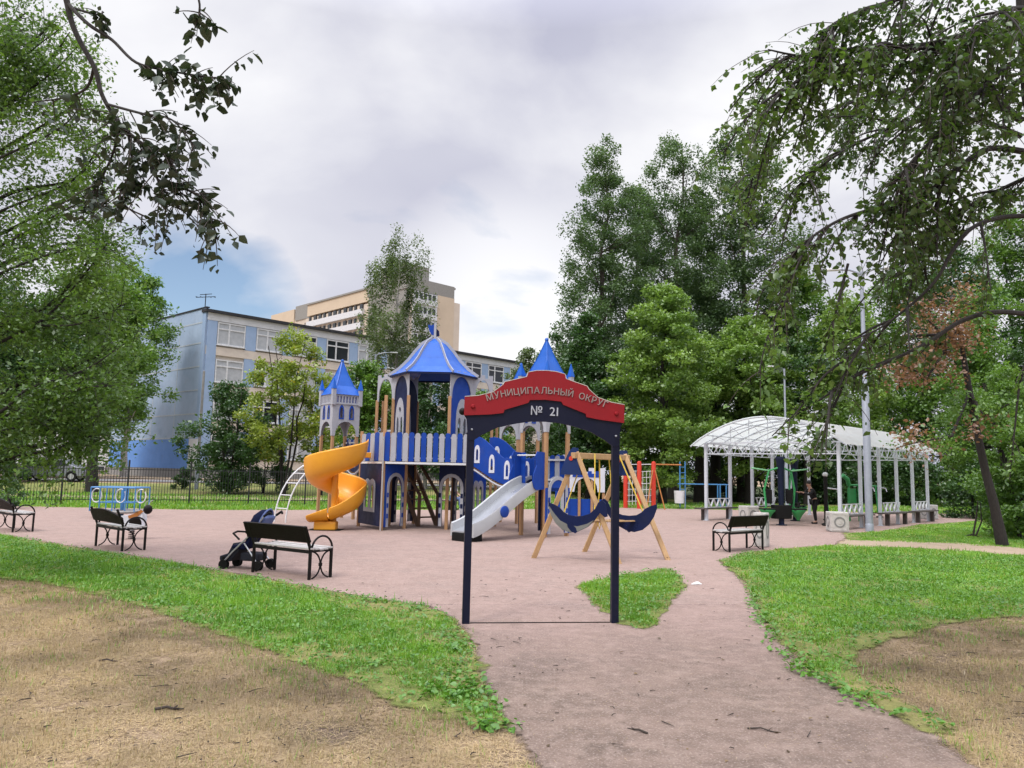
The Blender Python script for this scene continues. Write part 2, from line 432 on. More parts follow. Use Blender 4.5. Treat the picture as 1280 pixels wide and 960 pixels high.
def sheet(name, poly, z, mt, res=.12, w=.30):
    """a ground cover sheet whose 'cover' attribute runs 0..1 across its border"""
    p_ = np.array([q[:2] for q in poly]); x0, y0 = p_.min(0)-w*1.3; x1, y1 = p_.max(0)+w*1.3; x0 = max(x0, -45); x1 = min(x1, 70); y0 = max(y0, .5); y1 = min(y1, 75)
    nx = int((x1-x0)/res)+2; ny = int((y1-y0)/res)+2; X, Y = np.meshgrid(np.linspace(x0, x1, nx), np.linspace(y0, y1, ny)); x = X.ravel(); y = Y.ravel(); dm = np.full(len(x), 1e3)
    for i in range(len(poly)):
        ax, ay = poly[i][:2]; bx, by = poly[(i+1) % len(poly)][:2]; L2 = (bx-ax)**2+(by-ay)**2+1e-9
        u = np.clip(((x-ax)*(bx-ax)+(y-ay)*(by-ay))/L2, 0, 1); dm = np.minimum(dm, np.hypot(x-ax-u*(bx-ax), y-ay-u*(by-ay)))
    sd = np.where(inpoly(x, y, poly), dm, -dm); cov = np.clip(.5+.5*sd/w, 0, 1); g_ = (sd > -w*1.05).reshape(ny, nx)
    ok = g_[:-1, :-1] | g_[1:, :-1] | g_[:-1, 1:] | g_[1:, 1:]; jj, ii = np.nonzero(ok); b = jj*nx+ii
    F = np.stack([b, b+1, b+nx+1, b+nx], 1); used = np.unique(F); mp = np.full(nx*ny, -1); mp[used] = np.arange(len(used)); F = mp[F]
    zz = np.array([z+H(q, r) for q, r in zip(x[used], y[used])]); o = npmesh(name, np.stack([x[used], y[used], zz], 1), F, mt)
    at = o.data.attributes.new('cover', 'FLOAT', 'POINT'); at.data.foreach_set('value', cov[used].astype(np.float32)); o['kind'] = 'structure'; return o

# ------------------------------------------------------------------ ground materials
def groundmat(name, base, dark, light, spots, fine=90, big=.8, bump=.5, dry=None, far=None, soft=False):
    m, nt, p, o = newmat(name); tc = nn(nt, 'ShaderNodeTexCoord'); v = tc.outputs['Object']; spots0 = dark
    if far:       # the surface is cleaner farther along the path
        sp_ = nn(nt, 'ShaderNodeSeparateXYZ'); nt.links.new(v, sp_.inputs[0]); ad = nn(nt, 'ShaderNodeMath', operation='MULTIPLY_ADD'); ad.inputs[1].default_value = 3.2
        nt.links.new(noise(nt, .9, 5, .65, v), ad.inputs[0]); nt.links.new(sp_.outputs['Y'], ad.inputs[2]); fk = ramp(nt, ad.outputs[0], 8.0, 11.0)
        base, dark, light, spots, dry = [mixrgb(nt, fk, a, b) for a, b in zip((base, dark, light, spots, dry), far)]
    col = mixrgb(nt, ramp(nt, noise(nt, big, 6, .65, v), .32, .68), base, dark)
    if dry: col = mixrgb(nt, ramp(nt, noise(nt, big*.55+.07, 7, .7, v, .6), .5, .64), col, dry)
    col = mixrgb(nt, ramp(nt, noise(nt, 7, 6, .7, v), .48, .75), col, light)
    f = ramp(nt, noise(nt, fine, 3, .7, v), .52, .72)
    col = mixrgb(nt, f, col, spots)
    f2 = ramp(nt, noise(nt, fine*.35, 4, .75, v), .60, .78)
    col = mixrgb(nt, f2, col, tuple(.45*q for q in spots0))
    nt.links.new(col, p.inputs['Base Color']); p.inputs['Roughness'].default_value = .95; p.inputs['Specular IOR Level'].default_value = .15
    b = nn(nt, 'ShaderNodeBump'); b.inputs['Strength'].default_value = bump; b.inputs['Distance'].default_value = .03
    h = mixrgb(nt, .5, noise(nt, fine*.5, 5, .75, v), noise(nt, 3.5, 5, .6, v)); nt.links.new(h, b.inputs['Height']); nt.links.new(b.outputs['Normal'], p.inputs['Normal'])
    if soft:      # the cover wears out raggedly towards its border
        a = nn(nt, 'ShaderNodeAttribute', attribute_name='cover'); ad = nn(nt, 'ShaderNodeMath', operation='MULTIPLY_ADD'); ad.inputs[1].default_value = .9
        sb = nn(nt, 'ShaderNodeMath', operation='SUBTRACT'); sb.inputs[1].default_value = .5; nt.links.new(noise(nt, 2.2, 9, .72, v), sb.inputs[0]); nt.links.new(sb.outputs[0], ad.inputs[0]); nt.links.new(a.outputs['Fac'], ad.inputs[2])
        nt.links.new(ramp(nt, ad.outputs[0], .44, .56), p.inputs['Alpha'])
    M[name] = m
groundmat('dry_soil', (.335, .245, .155), (.205, .148, .102), (.43, .325, .215), (.53, .42, .295), 45, 1.6, 1.2, dry=(.15, .11, .083))
groundmat('bare', (.16, .115, .085), (.10, .072, .055), (.22, .165, .12), (.26, .20, .15), 50, 1.8, 1.3, dry=(.08, .06, .048), soft=True)
groundmat('lawn_soil', (.17, .20, .055), (.10, .13, .035), (.25, .26, .08), (.30, .28, .11), 60, .8, .9, dry=(.27, .22, .10), soft=True)
groundmat('grit', (.325, .232, .20), (.25, .178, .153), (.375, .272, .238), (.44, .355, .315), 55, 1.9, .9, dry=(.262, .193, .168), soft=True)
groundmat('trodden', (.265, .196, .160), (.168, .124, .102), (.325, .25, .21), (.40, .325, .28), 55, 1.9, 1.2, dry=(.145, .110, .090), far=((.325, .232, .20), (.25, .178, .153), (.375, .272, .238), (.44, .355, .315), (.262, .193, .168)), soft=True)
groundmat('sandy', (.36, .28, .20), (.28, .215, .15), (.42, .33, .24), (.45, .37, .28), 60, .6, .5, soft=True)
groundmat('asphalt', (.20, .19, .19), (.16, .155, .155), (.24, .23, .23), (.26, .25, .25), 60, .5, .3)
groundmat('wood_floor', (.05, .075, .025), (.03, .04, .018), (.09, .09, .04), (.07, .10, .03), 40, .5, .9)

# ------------------------------------------------------------------ the ground
xs = np.concatenate([np.linspace(-1200, -60, 8), np.linspace(-55, 60, 70), np.linspace(70, 1200, 8)])
ys = np.concatenate([np.linspace(-60, 0, 6), np.linspace(2, 100, 66), np.linspace(120, 1800, 10)])
vs = [(a, b, H(a, b)) for b in ys for a in xs]; nx = len(xs)
fs = [(j*nx+i, j*nx+i+1, (j+1)*nx+i+1, (j+1)*nx+i) for j in range(len(ys)-1) for i in range(nx-1)]
me = bpy.data.meshes.new('ground'); me.from_pydata(vs, [], fs); me.materials.append(M['dry_soil'])
g = bpy.data.objects.new('ground', me); COL.objects.link(g); g['kind'] = 'structure'

LAWN_LEFT = world_poly([(-160, 662), (-60, 667), (0, 670), (60, 680), (120, 690), (180, 699), (260, 713), (330, 725), (390, 737), (430, 744), (480, 753), (530, 759), (562, 774), (580, 792), (592, 815), (598, 840), (610, 870), (622, 895), (632, 912), (618, 918), (590, 907), (540, 895), (500, 885), (470, 872), (430, 852), (400, 840), (350, 822), (310, 807), (270, 792), (220, 774), (170, 758), (110, 742), (50, 730), (0, 724), (-80, 716), (-200, 705)])
LAWN_RIGHT = world_poly([(898, 703), (930, 692), (985, 686), (1040, 682), (1130, 684), (1200, 689), (1290, 696), (1500, 706), (1500, 775), (1330, 770), (1250, 773), (1190, 780), (1150, 792), (1100, 806), (1062, 822), (1066, 842), (1100, 866), (1150, 892), (1190, 915), (1165, 918), (1120, 896), (1080, 876), (1040, 856), (1010, 838), (985, 812), (962, 786), (948, 760), (936, 738), (922, 720)])
ISLAND = world_poly([(722, 735), (745, 726), (785, 719), (832, 711), (850, 720), (856, 736), (835, 756), (818, 788), (795, 788), (770, 778), (748, 762), (735, 748)])
LAWN_MID = world_poly([(1055, 667), (1100, 665), (1150, 656), (1180, 655), (1230, 650), (1400, 652), (1600, 660), (1600, 697), (1290, 688), (1200, 682), (1120, 679), (1060, 677)])
GRIT = [(-40, 30.2), (-12, 30.6), (0, 36), (6, 40.5), (14, 41), (24, 41.5), (24, 33)] + world_poly([(1180, 657), (1130, 662), (1090, 669), (1058, 672), (1040, 684), (985, 688), (930, 694), (905, 702), (922, 720), (936, 738), (946, 757), (955, 790), (760, 800), (585, 792), (562, 772), (530, 757), (480, 751), (430, 742), (390, 735), (330, 723), (260, 711), (180, 697), (120, 688), (60, 678), (0, 668), (-60, 665), (-160, 660)]) + [(-40, 22)]
PATH = world_poly([(530, 757), (620, 757), (946, 757), (960, 784), (985, 812), (1008, 838), (1040, 858), (1080, 878), (1120, 898), (1165, 921), (1215, 955), (1330, 1040), (1600, 1300), (1200, 2400), (700, 2400), (740, 1080), (690, 975), (655, 935), (632, 905), (612, 868), (600, 838), (592, 812), (582, 790), (564, 772)])
TRACK = world_poly([(1040, 685), (1058, 675), (1120, 677), (1200, 680), (1290, 687), (1600, 700), (1600, 712), (1290, 697), (1200, 690), (1130, 685)])
LAWN_BACK = [(-70, 30.4), (-40, 30.2), (-12, 30.6), (0, 36), (6, 40.5), (14, 41), (24, 41.5), (24, 33), (27, 31.5), (60, 30), (120, 60), (120, 72), (40, 66), (-10, 64), (-24, 52), (-70, 46)]
sheet('lawn', LAWN_BACK, .004, 'lawn_soil', .5, .7)
sheet('playground_surface', GRIT, .010, 'grit', .22, .35)
sheet('path', PATH, .016, 'trodden', .10, .25)
sheet('lawn', LAWN_LEFT, .022, 'lawn_soil', .10, .35)
sheet('lawn', LAWN_RIGHT, .022, 'lawn_soil', .10, .35)
sheet('lawn', ISLAND, .022, 'lawn_soil', .08, .25)
sheet('lawn', LAWN_MID, .022, 'lawn_soil', .2, .4)
sheet('bare_soil', world_poly([(1165, 822), (1205, 812), (1240, 838), (1275, 850), (1330, 880), (1340, 940), (1290, 985), (1250, 935), (1205, 885), (1180, 850)]), .006, 'bare', .08, .35)
sheet('bare_soil', world_poly([(330, 905), (430, 898), (470, 915), (420, 930), (350, 925)]), .006, 'bare', .06, .30)
sheet('track', TRACK, .028, 'sandy', .15, .25)
# worn strips beyond the fence, a yard road by the school and the wood floor
def strip(name, a, b, w, z, mt, n=24, seed=0):
    r_ = random.Random(seed); L = []; Rr = []
    a = Vector(a); b = Vector(b); nx = Vector((-(b-a).y, (b-a).x)).normalized()
    for i in range(n+1):
        q = a.lerp(b, i/n); k = w/2*(1+r_.uniform(-.25, .25)); L.append(tuple(q+nx*k)); Rr.append(tuple(q-nx*k))
    me = bpy.data.meshes.new(name); vs = [(x_, y_, z+H(x_, y_)) for x_, y_ in L+Rr]
    fs = [(n+1+i, n+2+i, i+1, i) for i in range(n)]
    me.from_pydata(vs, [], fs); me.materials.append(M[mt]); at = me.attributes.new('cover', 'FLOAT', 'POINT'); at.data.foreach_set('value', [1.0]*len(vs)); o = bpy.data.objects.new(name, me); COL.objects.link(o); o['kind'] = 'structure'
strip('worn_ground', (-50, 34.6), (4, 43), 2.2, .03, 'sandy', seed=1)
strip('road', (-60, 50), (30, 63), 3.4, .05, 'asphalt', seed=2)
strip('worn_ground', (-48, 57), (-6, 66.5), 4.0, .06, 'sandy', seed=3)
strip('worn_ground', (22, 47), (75, 45), 2.4, .03, 'sandy', seed=4)
strip('worn_ground', (2, 44), (26, 44.5), 1.3, .03, 'sandy', seed=5)
me = bpy.data.meshes.new('woodland_floor'); me.from_pydata([(6, 56, .05), (150, 56, .05), (150, 140, .05), (6, 140, .05)], [], [(0, 1, 2, 3)]); me.materials.append(M['wood_floor'])
o = bpy.data.objects.new('woodland_floor', me); COL.objects.link(o); o['kind'] = 'structure'

# ------------------------------------------------------------------ grass, straw and weeds
def blades(name, polys, dens, hgt, wid, mt, z0, lean=.5, clump=.5, dmax=40, ymin=3.0, keep=None, flat=False, d0=7.0, pw=1.25, edge=0):
    V = []; T = []
    for poly in polys:
        p_ = np.array([q[:2] for q in poly]); x0, y0 = p_.min(0); x1, y1 = p_.max(0); y0 = max(y0, ymin); y1 = min(y1, dmax)
        x0 = max(x0, -.85*y1-2.5); x1 = min(x1, .85*y1+2.5)
        n = int(min(3.0e6, (x1-x0)*(y1-y0)*dens))
        x = x0+(x1-x0)*rng.random(n); y = y0+(y1-y0)*rng.random(n)
        d = np.hypot(x, y); k = (rng.random(n) < np.minimum(1, (d0/d)**pw)) & (np.abs(x) < .78*y+2.0)
        k &= rng.random(n) < np.clip((vnoise(x, y, 1.7)*.6+vnoise(x, y, 6.5)*.6-.6*clump+.25), 0, 1)*1.4
        x, y = x[k], y[k]; jx = x+rng.normal(size=len(x))*.03; jy = y+rng.normal(size=len(x))*.03
        k = inpoly(jx, jy, poly); x, y = x[k], y[k]
        if edge:
            dm = np.full(len(x), 9.0)
            for i in range(len(poly)):
                ax, ay = poly[i][:2]; bx, by = poly[(i+1) % len(poly)][:2]; L2 = (bx-ax)**2+(by-ay)**2+1e-9
                u = np.clip(((x-ax)*(bx-ax)+(y-ay)*(by-ay))/L2, 0, 1); dm = np.minimum(dm, np.hypot(x-ax-u*(bx-ax), y-ay-u*(by-ay)))
            k = rng.random(len(x)) < np.clip((dm/edge+(vnoise(x, y, 2.6)-.5)*1.5+(vnoise(x, y, 9)-.5)*.7), 0.03, 1); x, y = x[k], y[k]
        n = len(x); d = np.hypot(x, y); s = np.maximum(.75, (d/d0))**.75
        a = rng.random(n)*2*PI; h = hgt*(.45+.9*rng.random(n)**1.4)*(.55+.9*vnoise(x, y, 2.3)); w = wid*s*(.7+.6*rng.random(n))
        if flat: hz = h*.12*rng.random(n); hl = h
        else: hz = h; hl = h*lean*rng.random(n)*1.6
        b = np.stack([x, y, np.full(n, z0)], 1)
        if z0 == 0: b[:, 2] = [H(q, r) for q, r in zip(x, y)]
        tx = np.stack([np.cos(a)*w/2, np.sin(a)*w/2, np.zeros(n)], 1); la = a+PI/2+rng.normal(size=n)*.5
        tip = b+np.stack([np.cos(la)*hl, np.sin(la)*hl, hz+.006], 1)
        if flat: b[:, 2] += .004+.012*rng.random(n)
        V.append(np.stack([b-tx, b+tx, tip], 1).reshape(-1, 3)); T.append(np.clip(-.05+.5*vnoise(x, y, .8)+.35*vnoise(x, y, 3.1)+.3*rng.random(n), 0, .89)*(rng.random(n) < .95)+.0)
    V = np.concatenate(V); T = np.concatenate(T); r_ = rng.random(len(T)); T = np.where(r_ > .955, .98, T)
    F = np.arange(len(V)).reshape(-1, 3)
    o = npmesh(name, V, F, mt, None, T); o['kind'] = 'stuff'; return o
FADE_L = lambda x, y: rng.random(len(x)) < .95
blades('grass', [LAWN_LEFT, LAWN_RIGHT, LAWN_MID], 9500, .040, .0090, 'grass_blade', .016, dmax=34, edge=.6, clump=.68, lean=.9)
blades('grass', [ISLAND], 9000, .055, .0075, 'grass_blade', .016, dmax=34, edge=.3, clump=.5)
blades('grass', [LAWN_LEFT, LAWN_RIGHT], 1300, .085, .010, 'grass_blade', .016, dmax=26, edge=.5, clump=1.15)
fence_lawn = [(-40, 30.4), (-12, 30.8), (0, 36.2), (6, 40.7), (14, 41.2), (24, 41.7), (24, 48), (6, 50), (-12, 42), (-40, 42)]
blades('grass', [fence_lawn], 1500, .11, .012, 'grass_blade', 0, dmax=50)
blades('grass', [[(24, 34), (60, 31), (80, 46), (24, 56)]], 900, .11, .014, 'grass_blade', .006, dmax=56)
DRY_L = world_poly([(-300, 700), (-80, 716), (0, 722), (50, 728), (110, 740), (170, 756), (220, 772), (270, 790), (310, 805), (350, 820), (400, 838), (430, 850), (470, 870), (500, 883), (540, 893), (590, 905), (625, 915), (690, 985), (740, 1080), (700, 2400), (-900, 2000)])
DRY_R = world_poly([(1062, 822), (1100, 806), (1150, 792), (1190, 780), (1250, 773), (1330, 770), (1500, 775), (1900, 1100), (1500, 1250), (1330, 1040), (1215, 955), (1165, 921), (1190, 915), (1150, 892), (1100, 866)])
blades('dry_grass', [DRY_L, DRY_R], 8000, .10, .0065, 'straw', .0, flat=True, dmax=24, ymin=2.6, clump=.55)
blades('dry_grass', [DRY_L, DRY_R], 3500, .035, .006, 'straw', .0, dmax=24, ymin=2.6, clump=.75)
blades('dry_grass', [PATH], 130, .04, .003, 'straw', .016, flat=True, dmax=12, ymin=3, clump=.8)
# thin green tufts creeping into the dry ground and along the path edge
EDGE = world_poly([(-80, 716), (0, 722), (110, 740), (220, 772), (310, 805), (400, 838), (470, 870), (540, 893), (600, 912), (640, 925), (690, 985), (610, 990), (590, 935), (520, 918), (440, 890), (360, 858), (280, 826), (180, 790), (80, 764), (-80, 744)])
EDGE_R = world_poly([(1062, 822), (1150, 792), (1250, 773), (1330, 770), (1400, 790), (1250, 800), (1150, 830), (1120, 860), (1200, 905), (1260, 940), (1215, 955), (1165, 921), (1100, 870)])
blades('grass', [EDGE, EDGE_R], 1500, .05, .007, 'grass_blade', 0, dmax=24, clump=1.15)
blades('grass', [DRY_L, DRY_R], 500, .05, .006, 'grass_blade', 0, dmax=16, ymin=2.6, clump=1.25)
blades('dry_grass', [EDGE, EDGE_R, LAWN_LEFT, LAWN_RIGHT], 700, .06, .005, 'straw', .016, flat=True, dmax=26, clump=.9)
def weeds(name, polys, n, size, mt, z0, ymax=18, near=None):
    C = []
    for poly in polys:
        p_ = np.array(poly); lo, hi = p_.min(0), p_.max(0)
        m_ = int(n*(hi[0]-lo[0])*(min(hi[1], ymax)-lo[1])); x = lo[0]+(hi[0]-lo[0])*rng.random(m_); y = lo[1]+(min(hi[1], ymax)-lo[1])*rng.random(m_)
        k = inpoly(x, y, poly) & (np.abs(x) < .78*y+1.5); C.append(np.stack([x[k], y[k]], 1))
    C = np.concatenate(C); rep = rng.integers(5, 12, len(C)); idx = np.repeat(np.arange(len(C)), rep)
    c = np.concatenate([C[idx]+rng.normal(size=(len(idx), 2))*.045, (z0+.015+.05*rng.random(len(idx)))[:, None]], 1)
    v, f, k = leaf_arrays(c, size, 1.6, 0, True); t = np.clip(rng.random(len(c))*.6+.25*vnoise(c[:, 0], c[:, 1], 1.2), 0, .89)
    o = npmesh(name, v, f, mt, None, np.repeat(t, k)); o['kind'] = 'stuff'; return o
weeds('ground_cover', [LAWN_LEFT, LAWN_RIGHT, ISLAND], 52, .036, 'weed', .014)
RIM_R = world_poly([(936, 738), (950, 762), (966, 786), (990, 812), (1012, 836), (1045, 856), (1085, 876), (1130, 898), (1120, 908), (1075, 886), (1035, 866), (1000, 846), (972, 818), (950, 790), (936, 760)])
RIM_L = world_poly([(560, 790), (590, 820), (605, 860), (625, 900), (650, 925), (600, 915), (560, 880), (520, 880), (560, 840)])
weeds('ground_cover', [RIM_R, RIM_L], 75, .05, 'weed', .014)
# fallen leaves and twigs scattered over path and dry ground
n = 420; y = 3.2+11*rng.random(n)**1.5; x = (rng.random(n)-.5)*1.5*y
v, f, k = leaf_arrays(np.stack([x, y, np.full(n, .024)], 1), .032, 3.5, 0, True)
npmesh('leaf_litter', v, f, 'dead_leaf', None, np.repeat(rng.random(n), k))['kind'] = 'stuff'
b = MB()
for i in range(520):
    yy = 3.2+10*random.random()**1.3; xx = (random.random()-.45)*1.35*yy; a = random.random()*6.28; L = random.uniform(.02, .05) if i % 4 else random.uniform(.05, .15)
    q = Vector((xx, yy, .026)); e = q+Vector((math.cos(a), math.sin(a), random.uniform(0, .06)))*L; mid = q.lerp(e, .5)+Vector((random.gauss(0, .006), random.gauss(0, .006), random.uniform(0, .006)))
    b.tube([q, mid, e], [.004, .0035, .0015], 5)
b.build('twig_litter', 'twig')['kind'] = 'stuff'
def stick(px, py, L, a, label, r=.008):
    q = G(px, py)+Vector((0, 0, .02)); t = MB(); d = Vector((math.cos(a), math.sin(a), 0)); n_ = Vector((-d.y, d.x, 0))
    t.tube([q-d*L/2, q-d*L*.1+n_*L*.06+Vector((0, 0, .012)), q+d*L*.25, q+d*L/2+n_*L*.05], [r, r*.9, r*.7, r*.3], 6)
    t.tube([q+d*L*.1, q+d*L*.25+n_*L*.14+Vector((0, 0, .02))], [r*.6, r*.2], 5)
    o = t.build('stick', 'twig', smooth=True); tag(o, label, 'stick', 'fallen sticks on the ground')
stick(211, 890, .20, .1, 'dark short stick lying on the dry grass at lower left', .011)
stick(135, 829, .17, .0, 'thin stick on dry grass below the left lawn strip')
stick(955, 917, .22, -.35, 'light bent stick on the path at lower right', .006)
stick(797, 917, .16, 2.4, 'dark stick slanting on the middle of the path', .008)
stick(820, 692, .12, .3, 'small twig on the grit close to the swing foot', .006)
b = MB(); q = G(870, 731); b.add([q+Vector(d) for d in ((-.09, -.04, .012), (.02, -.06, .02), (.10, .0, .012), (.05, .05, .045), (-.05, .045, .02), (.0, .0, .05))], [(0, 1, 5), (1, 2, 5), (2, 3, 5), (3, 4, 5), (4, 0, 5)])
tag(b.build('paper_scrap', 'paper'), 'crumpled white paper scrap lying on the path', 'litter')

# ------------------------------------------------------------------ sky and sun
SUN_EL, SUN_AZ = R(52), R(215)      # compass-like angle from +Y towards +X: behind the camera, to its left
w = bpy.data.worlds.new('World'); S.world = w; w.use_nodes = True; nt = w.node_tree
bg = nt.nodes['Background']; sky = nn(nt, 'ShaderNodeTexSky'); sky.sky_type = 'NISHITA'; sky.sun_disc = False
sky.sun_elevation = SUN_EL; sky.sun_rotation = SUN_AZ; sky.dust_density = .6; sky.ozone_density = 1.6
tc = nn(nt, 'ShaderNodeTexCoord'); sp = nn(nt, 'ShaderNodeSeparateXYZ'); nt.links.new(tc.outputs['Generated'], sp.inputs[0])
def mth(op, a, b=None):
    n = nn(nt, 'ShaderNodeMath', operation=op)
    for i, q in enumerate((a, b)):
        if q is None: continue
        if isinstance(q, (int, float)): n.inputs[i].default_value = q
        else: nt.links.new(q, n.inputs[i])
    return n.outputs[0]
zc = mth('ADD', mth('MAXIMUM', sp.outputs['Z'], 0), .22)
cv = nn(nt, 'ShaderNodeCombineXYZ'); nt.links.new(mth('DIVIDE', sp.outputs['X'], zc), cv.inputs[0]); nt.links.new(mth('DIVIDE', sp.outputs['Y'], zc), cv.inputs[1]); cv.inputs[2].default_value = 3.1
n1 = noise(nt, .62, 6, .45, cv.outputs[0], .2); n2 = noise(nt, 1.25, 7, .5, cv.outputs[0], .25)
def spot(px, py, r0, r1):
    d = ray(px, py).normalized(); dp = nn(nt, 'ShaderNodeVectorMath', operation='DOT_PRODUCT'); nt.links.new(tc.outputs['Generated'], dp.inputs[0]); dp.inputs[1].default_value = d
    return ramp(nt, dp.outputs['Value'], math.cos(R(r1)), math.cos(R(r0)))
# three grey-white tones of cloud
shade = mixrgb(nt, ramp(nt, n1, .38, .62), (3.9, 3.95, 4.85), (5.5, 5.55, 6.1))
shade = mixrgb(nt, ramp(nt, n2, .44, .68), shade, (7.2, 7.2, 7.35))
shade = mixrgb(nt, mth('MULTIPLY', spot(640, 395, 2, 11), .8), shade, (8.0, 8.0, 8.1))
# an overcast dome is brighter overhead
zb = nn(nt, 'ShaderNodeMapRange'); zb.inputs['From Min'].default_value = .52; zb.inputs['From Max'].default_value = .95; zb.inputs['To Min'].default_value = 1; zb.inputs['To Max'].default_value = 4.2
nt.links.new(sp.outputs['Z'], zb.inputs['Value'])
vm = nn(nt, 'ShaderNodeVectorMath', operation='SCALE'); nt.links.new(shade, vm.inputs[0]); nt.links.new(zb.outputs[0], vm.inputs['Scale'])
# openings of blue low over the school
open_ = mth('MAXIMUM', spot(255, 402, .5, 8.5), mth('MULTIPLY', spot(640, 425, .5, 7), .35))
cover_ = ramp(nt, mth('SUBTRACT', mth('ADD', mth('MULTIPLY', n2, 1.7), -.12), mth('MULTIPLY', open_, .78)), .16, .46)
cover = mth('ADD', mth('MULTIPLY', cover_, .95), .05)
col = mixrgb(nt, cover, sky.outputs[0], vm.outputs[0])
nt.links.new(col, bg.inputs['Color']); bg.inputs['Strength'].default_value = .10
sl = bpy.data.lights.new('sun', 'SUN'); sl.energy = 1.5; sl.angle = R(16); sl.color = (1, .95, .88)
so = bpy.data.objects.new('sun', sl); COL.objects.link(so)
sd = Vector((math.sin(SUN_AZ)*math.cos(SUN_EL), math.cos(SUN_AZ)*math.cos(SUN_EL), math.sin(SUN_EL)))
so.rotation_euler = sd.to_track_quat('Z', 'Y').to_euler(); so.location = (-10, -10, 30)
S.view_settings.view_transform = 'Standard'; S.view_settings.look = 'None'; S.view_settings.exposure = 0.5; S.view_settings.gamma = 1
S.cycles.max_bounces = 8; S.cycles.transparent_max_bounces = 16

# ------------------------------------------------------------------ entrance arch with the district sign
def text_mb(body, size, depth, place):
    """each character as solid letter; place(i, centre_x) gives the matrix its (x, z) plane lies in"""
    cu = bpy.data.curves.new('t', 'FONT'); cu.size = size; cu.extrude = depth/2; cu.offset = size*.004; cu.resolution_u = 3
    ob = bpy.data.objects.new('t', cu); COL.objects.link(ob); mb = MB(); out = []
    for ch in body:
        if ch == ' ': out.append((None, size*.32)); continue
        cu.body = ch; bpy.context.view_layer.update()
        me = bpy.data.meshes.new_from_object(ob.evaluated_get(bpy.context.evaluated_depsgraph_get()))
        vs = [v.co.copy() for v in me.vertices]; fs = [tuple(p_.vertices) for p_ in me.polygons]
        x0 = min(v.x for v in vs); x1 = max(v.x for v in vs); out.append(([(v.x-x0-(x1-x0)/2, v.z, v.y) for v in vs], fs, x1-x0)); bpy.data.meshes.remove(me)
    tot = sum(q[-1] for q in out)+size*.14*(len(out)-1); x = -tot/2
    for q in out:
        wd = q[-1]
        if q[0] is not None: mb.add([place(x+wd/2) @ Vector(v) for v in q[0]], q[1])
        x += wd+size*.14
    bpy.data.objects.remove(ob); return mb
a = G(582, 781); b_ = G(768, 780)
arch = thing('entrance_arch', 'dark blue steel entrance arch with red and navy sign board reading МУНИЦИПАЛЬНЫЙ ОКРУГ № 21', 'sign arch', (a+b_)/2)
m_, L = frame(a, b_); zt = 2.18
for q in (0, L):
    MB().box(m_ @ Vector((q, 0, zt/2)), (.085, .085, zt), m_.to_3x3()).build('post', 'navy_steel', arch, bevel=.006)
    MB().box(m_ @ Vector((q, 0, zt+.01)), (.10, .10, .02), m_.to_3x3()).build('post_cap', 'navy_steel', arch)
MB().beam(m_ @ Vector((.05, 0, .022)), m_ @ Vector((L-.05, 0, .022)), .014, .008).build('ground_bar', 'black_metal', arch)
sg = shift(m_, -.062) @ Matrix.Translation((L/2, 0, 2.45)) @ Matrix.Rotation(R(1.0), 4, 'Y') @ Matrix.Translation((-L/2, 0, -2.45))
cx = L/2; W = L/2+.09
half = [(W, 2.60), (W-.16, 2.62), (W-.33, 2.67), (.52, 2.765), (.50, 2.80), (.34, 2.845), (.24, 2.875), (.225, 2.93)]
up_ = [(cx-x_, z) for x_, z in half]+[(cx-.12, 2.955), (cx, 2.962), (cx+.12, 2.955)]+[(cx+x_, z) for x_, z in reversed(half)]
low_h = [(W, 2.38), (W-.30, 2.405), (.50, 2.43), (.49, 2.47), (.34, 2.52), (.21, 2.565), (.19, 2.60)]
midl = [(cx-x_, z) for x_, z in low_h]+[(cx, 2.612)]+[(cx+x_, z) for x_, z in reversed(low_h)]
bot_h = [(W-.035, 2.34), (W-.06, 2.10), (W-.13, 2.095), (W-.22, 2.16), (W-.40, 2.255), (.34, 2.315), (.17, 2.345)]
bot = [(cx-x_, z) for x_, z in bot_h]+[(cx, 2.352)]+[(cx+x_, z) for x_, z in reversed(bot_h)]
MB().plate(sg, [up_+list(reversed(midl))], .018).build('red_board', 'sign_red', arch, bevel=.002)
MB().plate(shift(sg, .02), [[(q[0], q[1]+.012) for q in midl]+list(reversed(bot))], .018).build('navy_board', 'navy_steel', arch)
mb = MB()
for i in range(len(up_)-1):
    p0 = up_[i]; p1 = up_[i+1]; mb.beam(sg @ Vector((p0[0], 0, p0[1]+.004)), sg @ Vector((p1[0], 0, p1[1]+.004)), .022, .007)
mb.build('board_edge', 'sign_edge', arch)
Rt = 2.05
def on_arc(s):
    t = s/Rt; z0 = 2.685-Rt
    return sg @ Matrix.Translation((cx+Rt*math.sin(t), -.014, z0+Rt*math.cos(t))) @ Matrix.Rotation(t, 4, 'Y')
text_mb('МУНИЦИПАЛЬНЫЙ', .108, .012, lambda s: on_arc(s-.195)).build('lettering', 'letter_grey', arch)
text_mb('ОКРУГ', .108, .012, lambda s: on_arc(s+.575)).build('lettering', 'letter_grey', arch)
for wd_, o_ in (('№', -.105), ('21', .105)): text_mb(wd_, .145, .012, lambda s: sg @ Matrix.Translation((cx+s+o_, .006, 2.428))).build('lettering', 'letter_white', arch)
ry = Matrix.Rotation(PI/2, 3, 'X')
for x_, z, mt in ((cx-W+.10, 2.49, 'sign_red'), (cx+W-.10, 2.49, 'sign_red'), (cx-W+.10, 2.22, 'letter_white'), (cx+W-.10, 2.22, 'letter_white')):
    r = .026 if mt == 'sign_red' else .012
    MB().lathe([(r, 0), (r, .012), (r*.6, .024)], sg @ Vector((x_, -.009, z)), 12, m_.to_3x3() @ ry).build('bolt_cap', mt, arch, smooth=True)
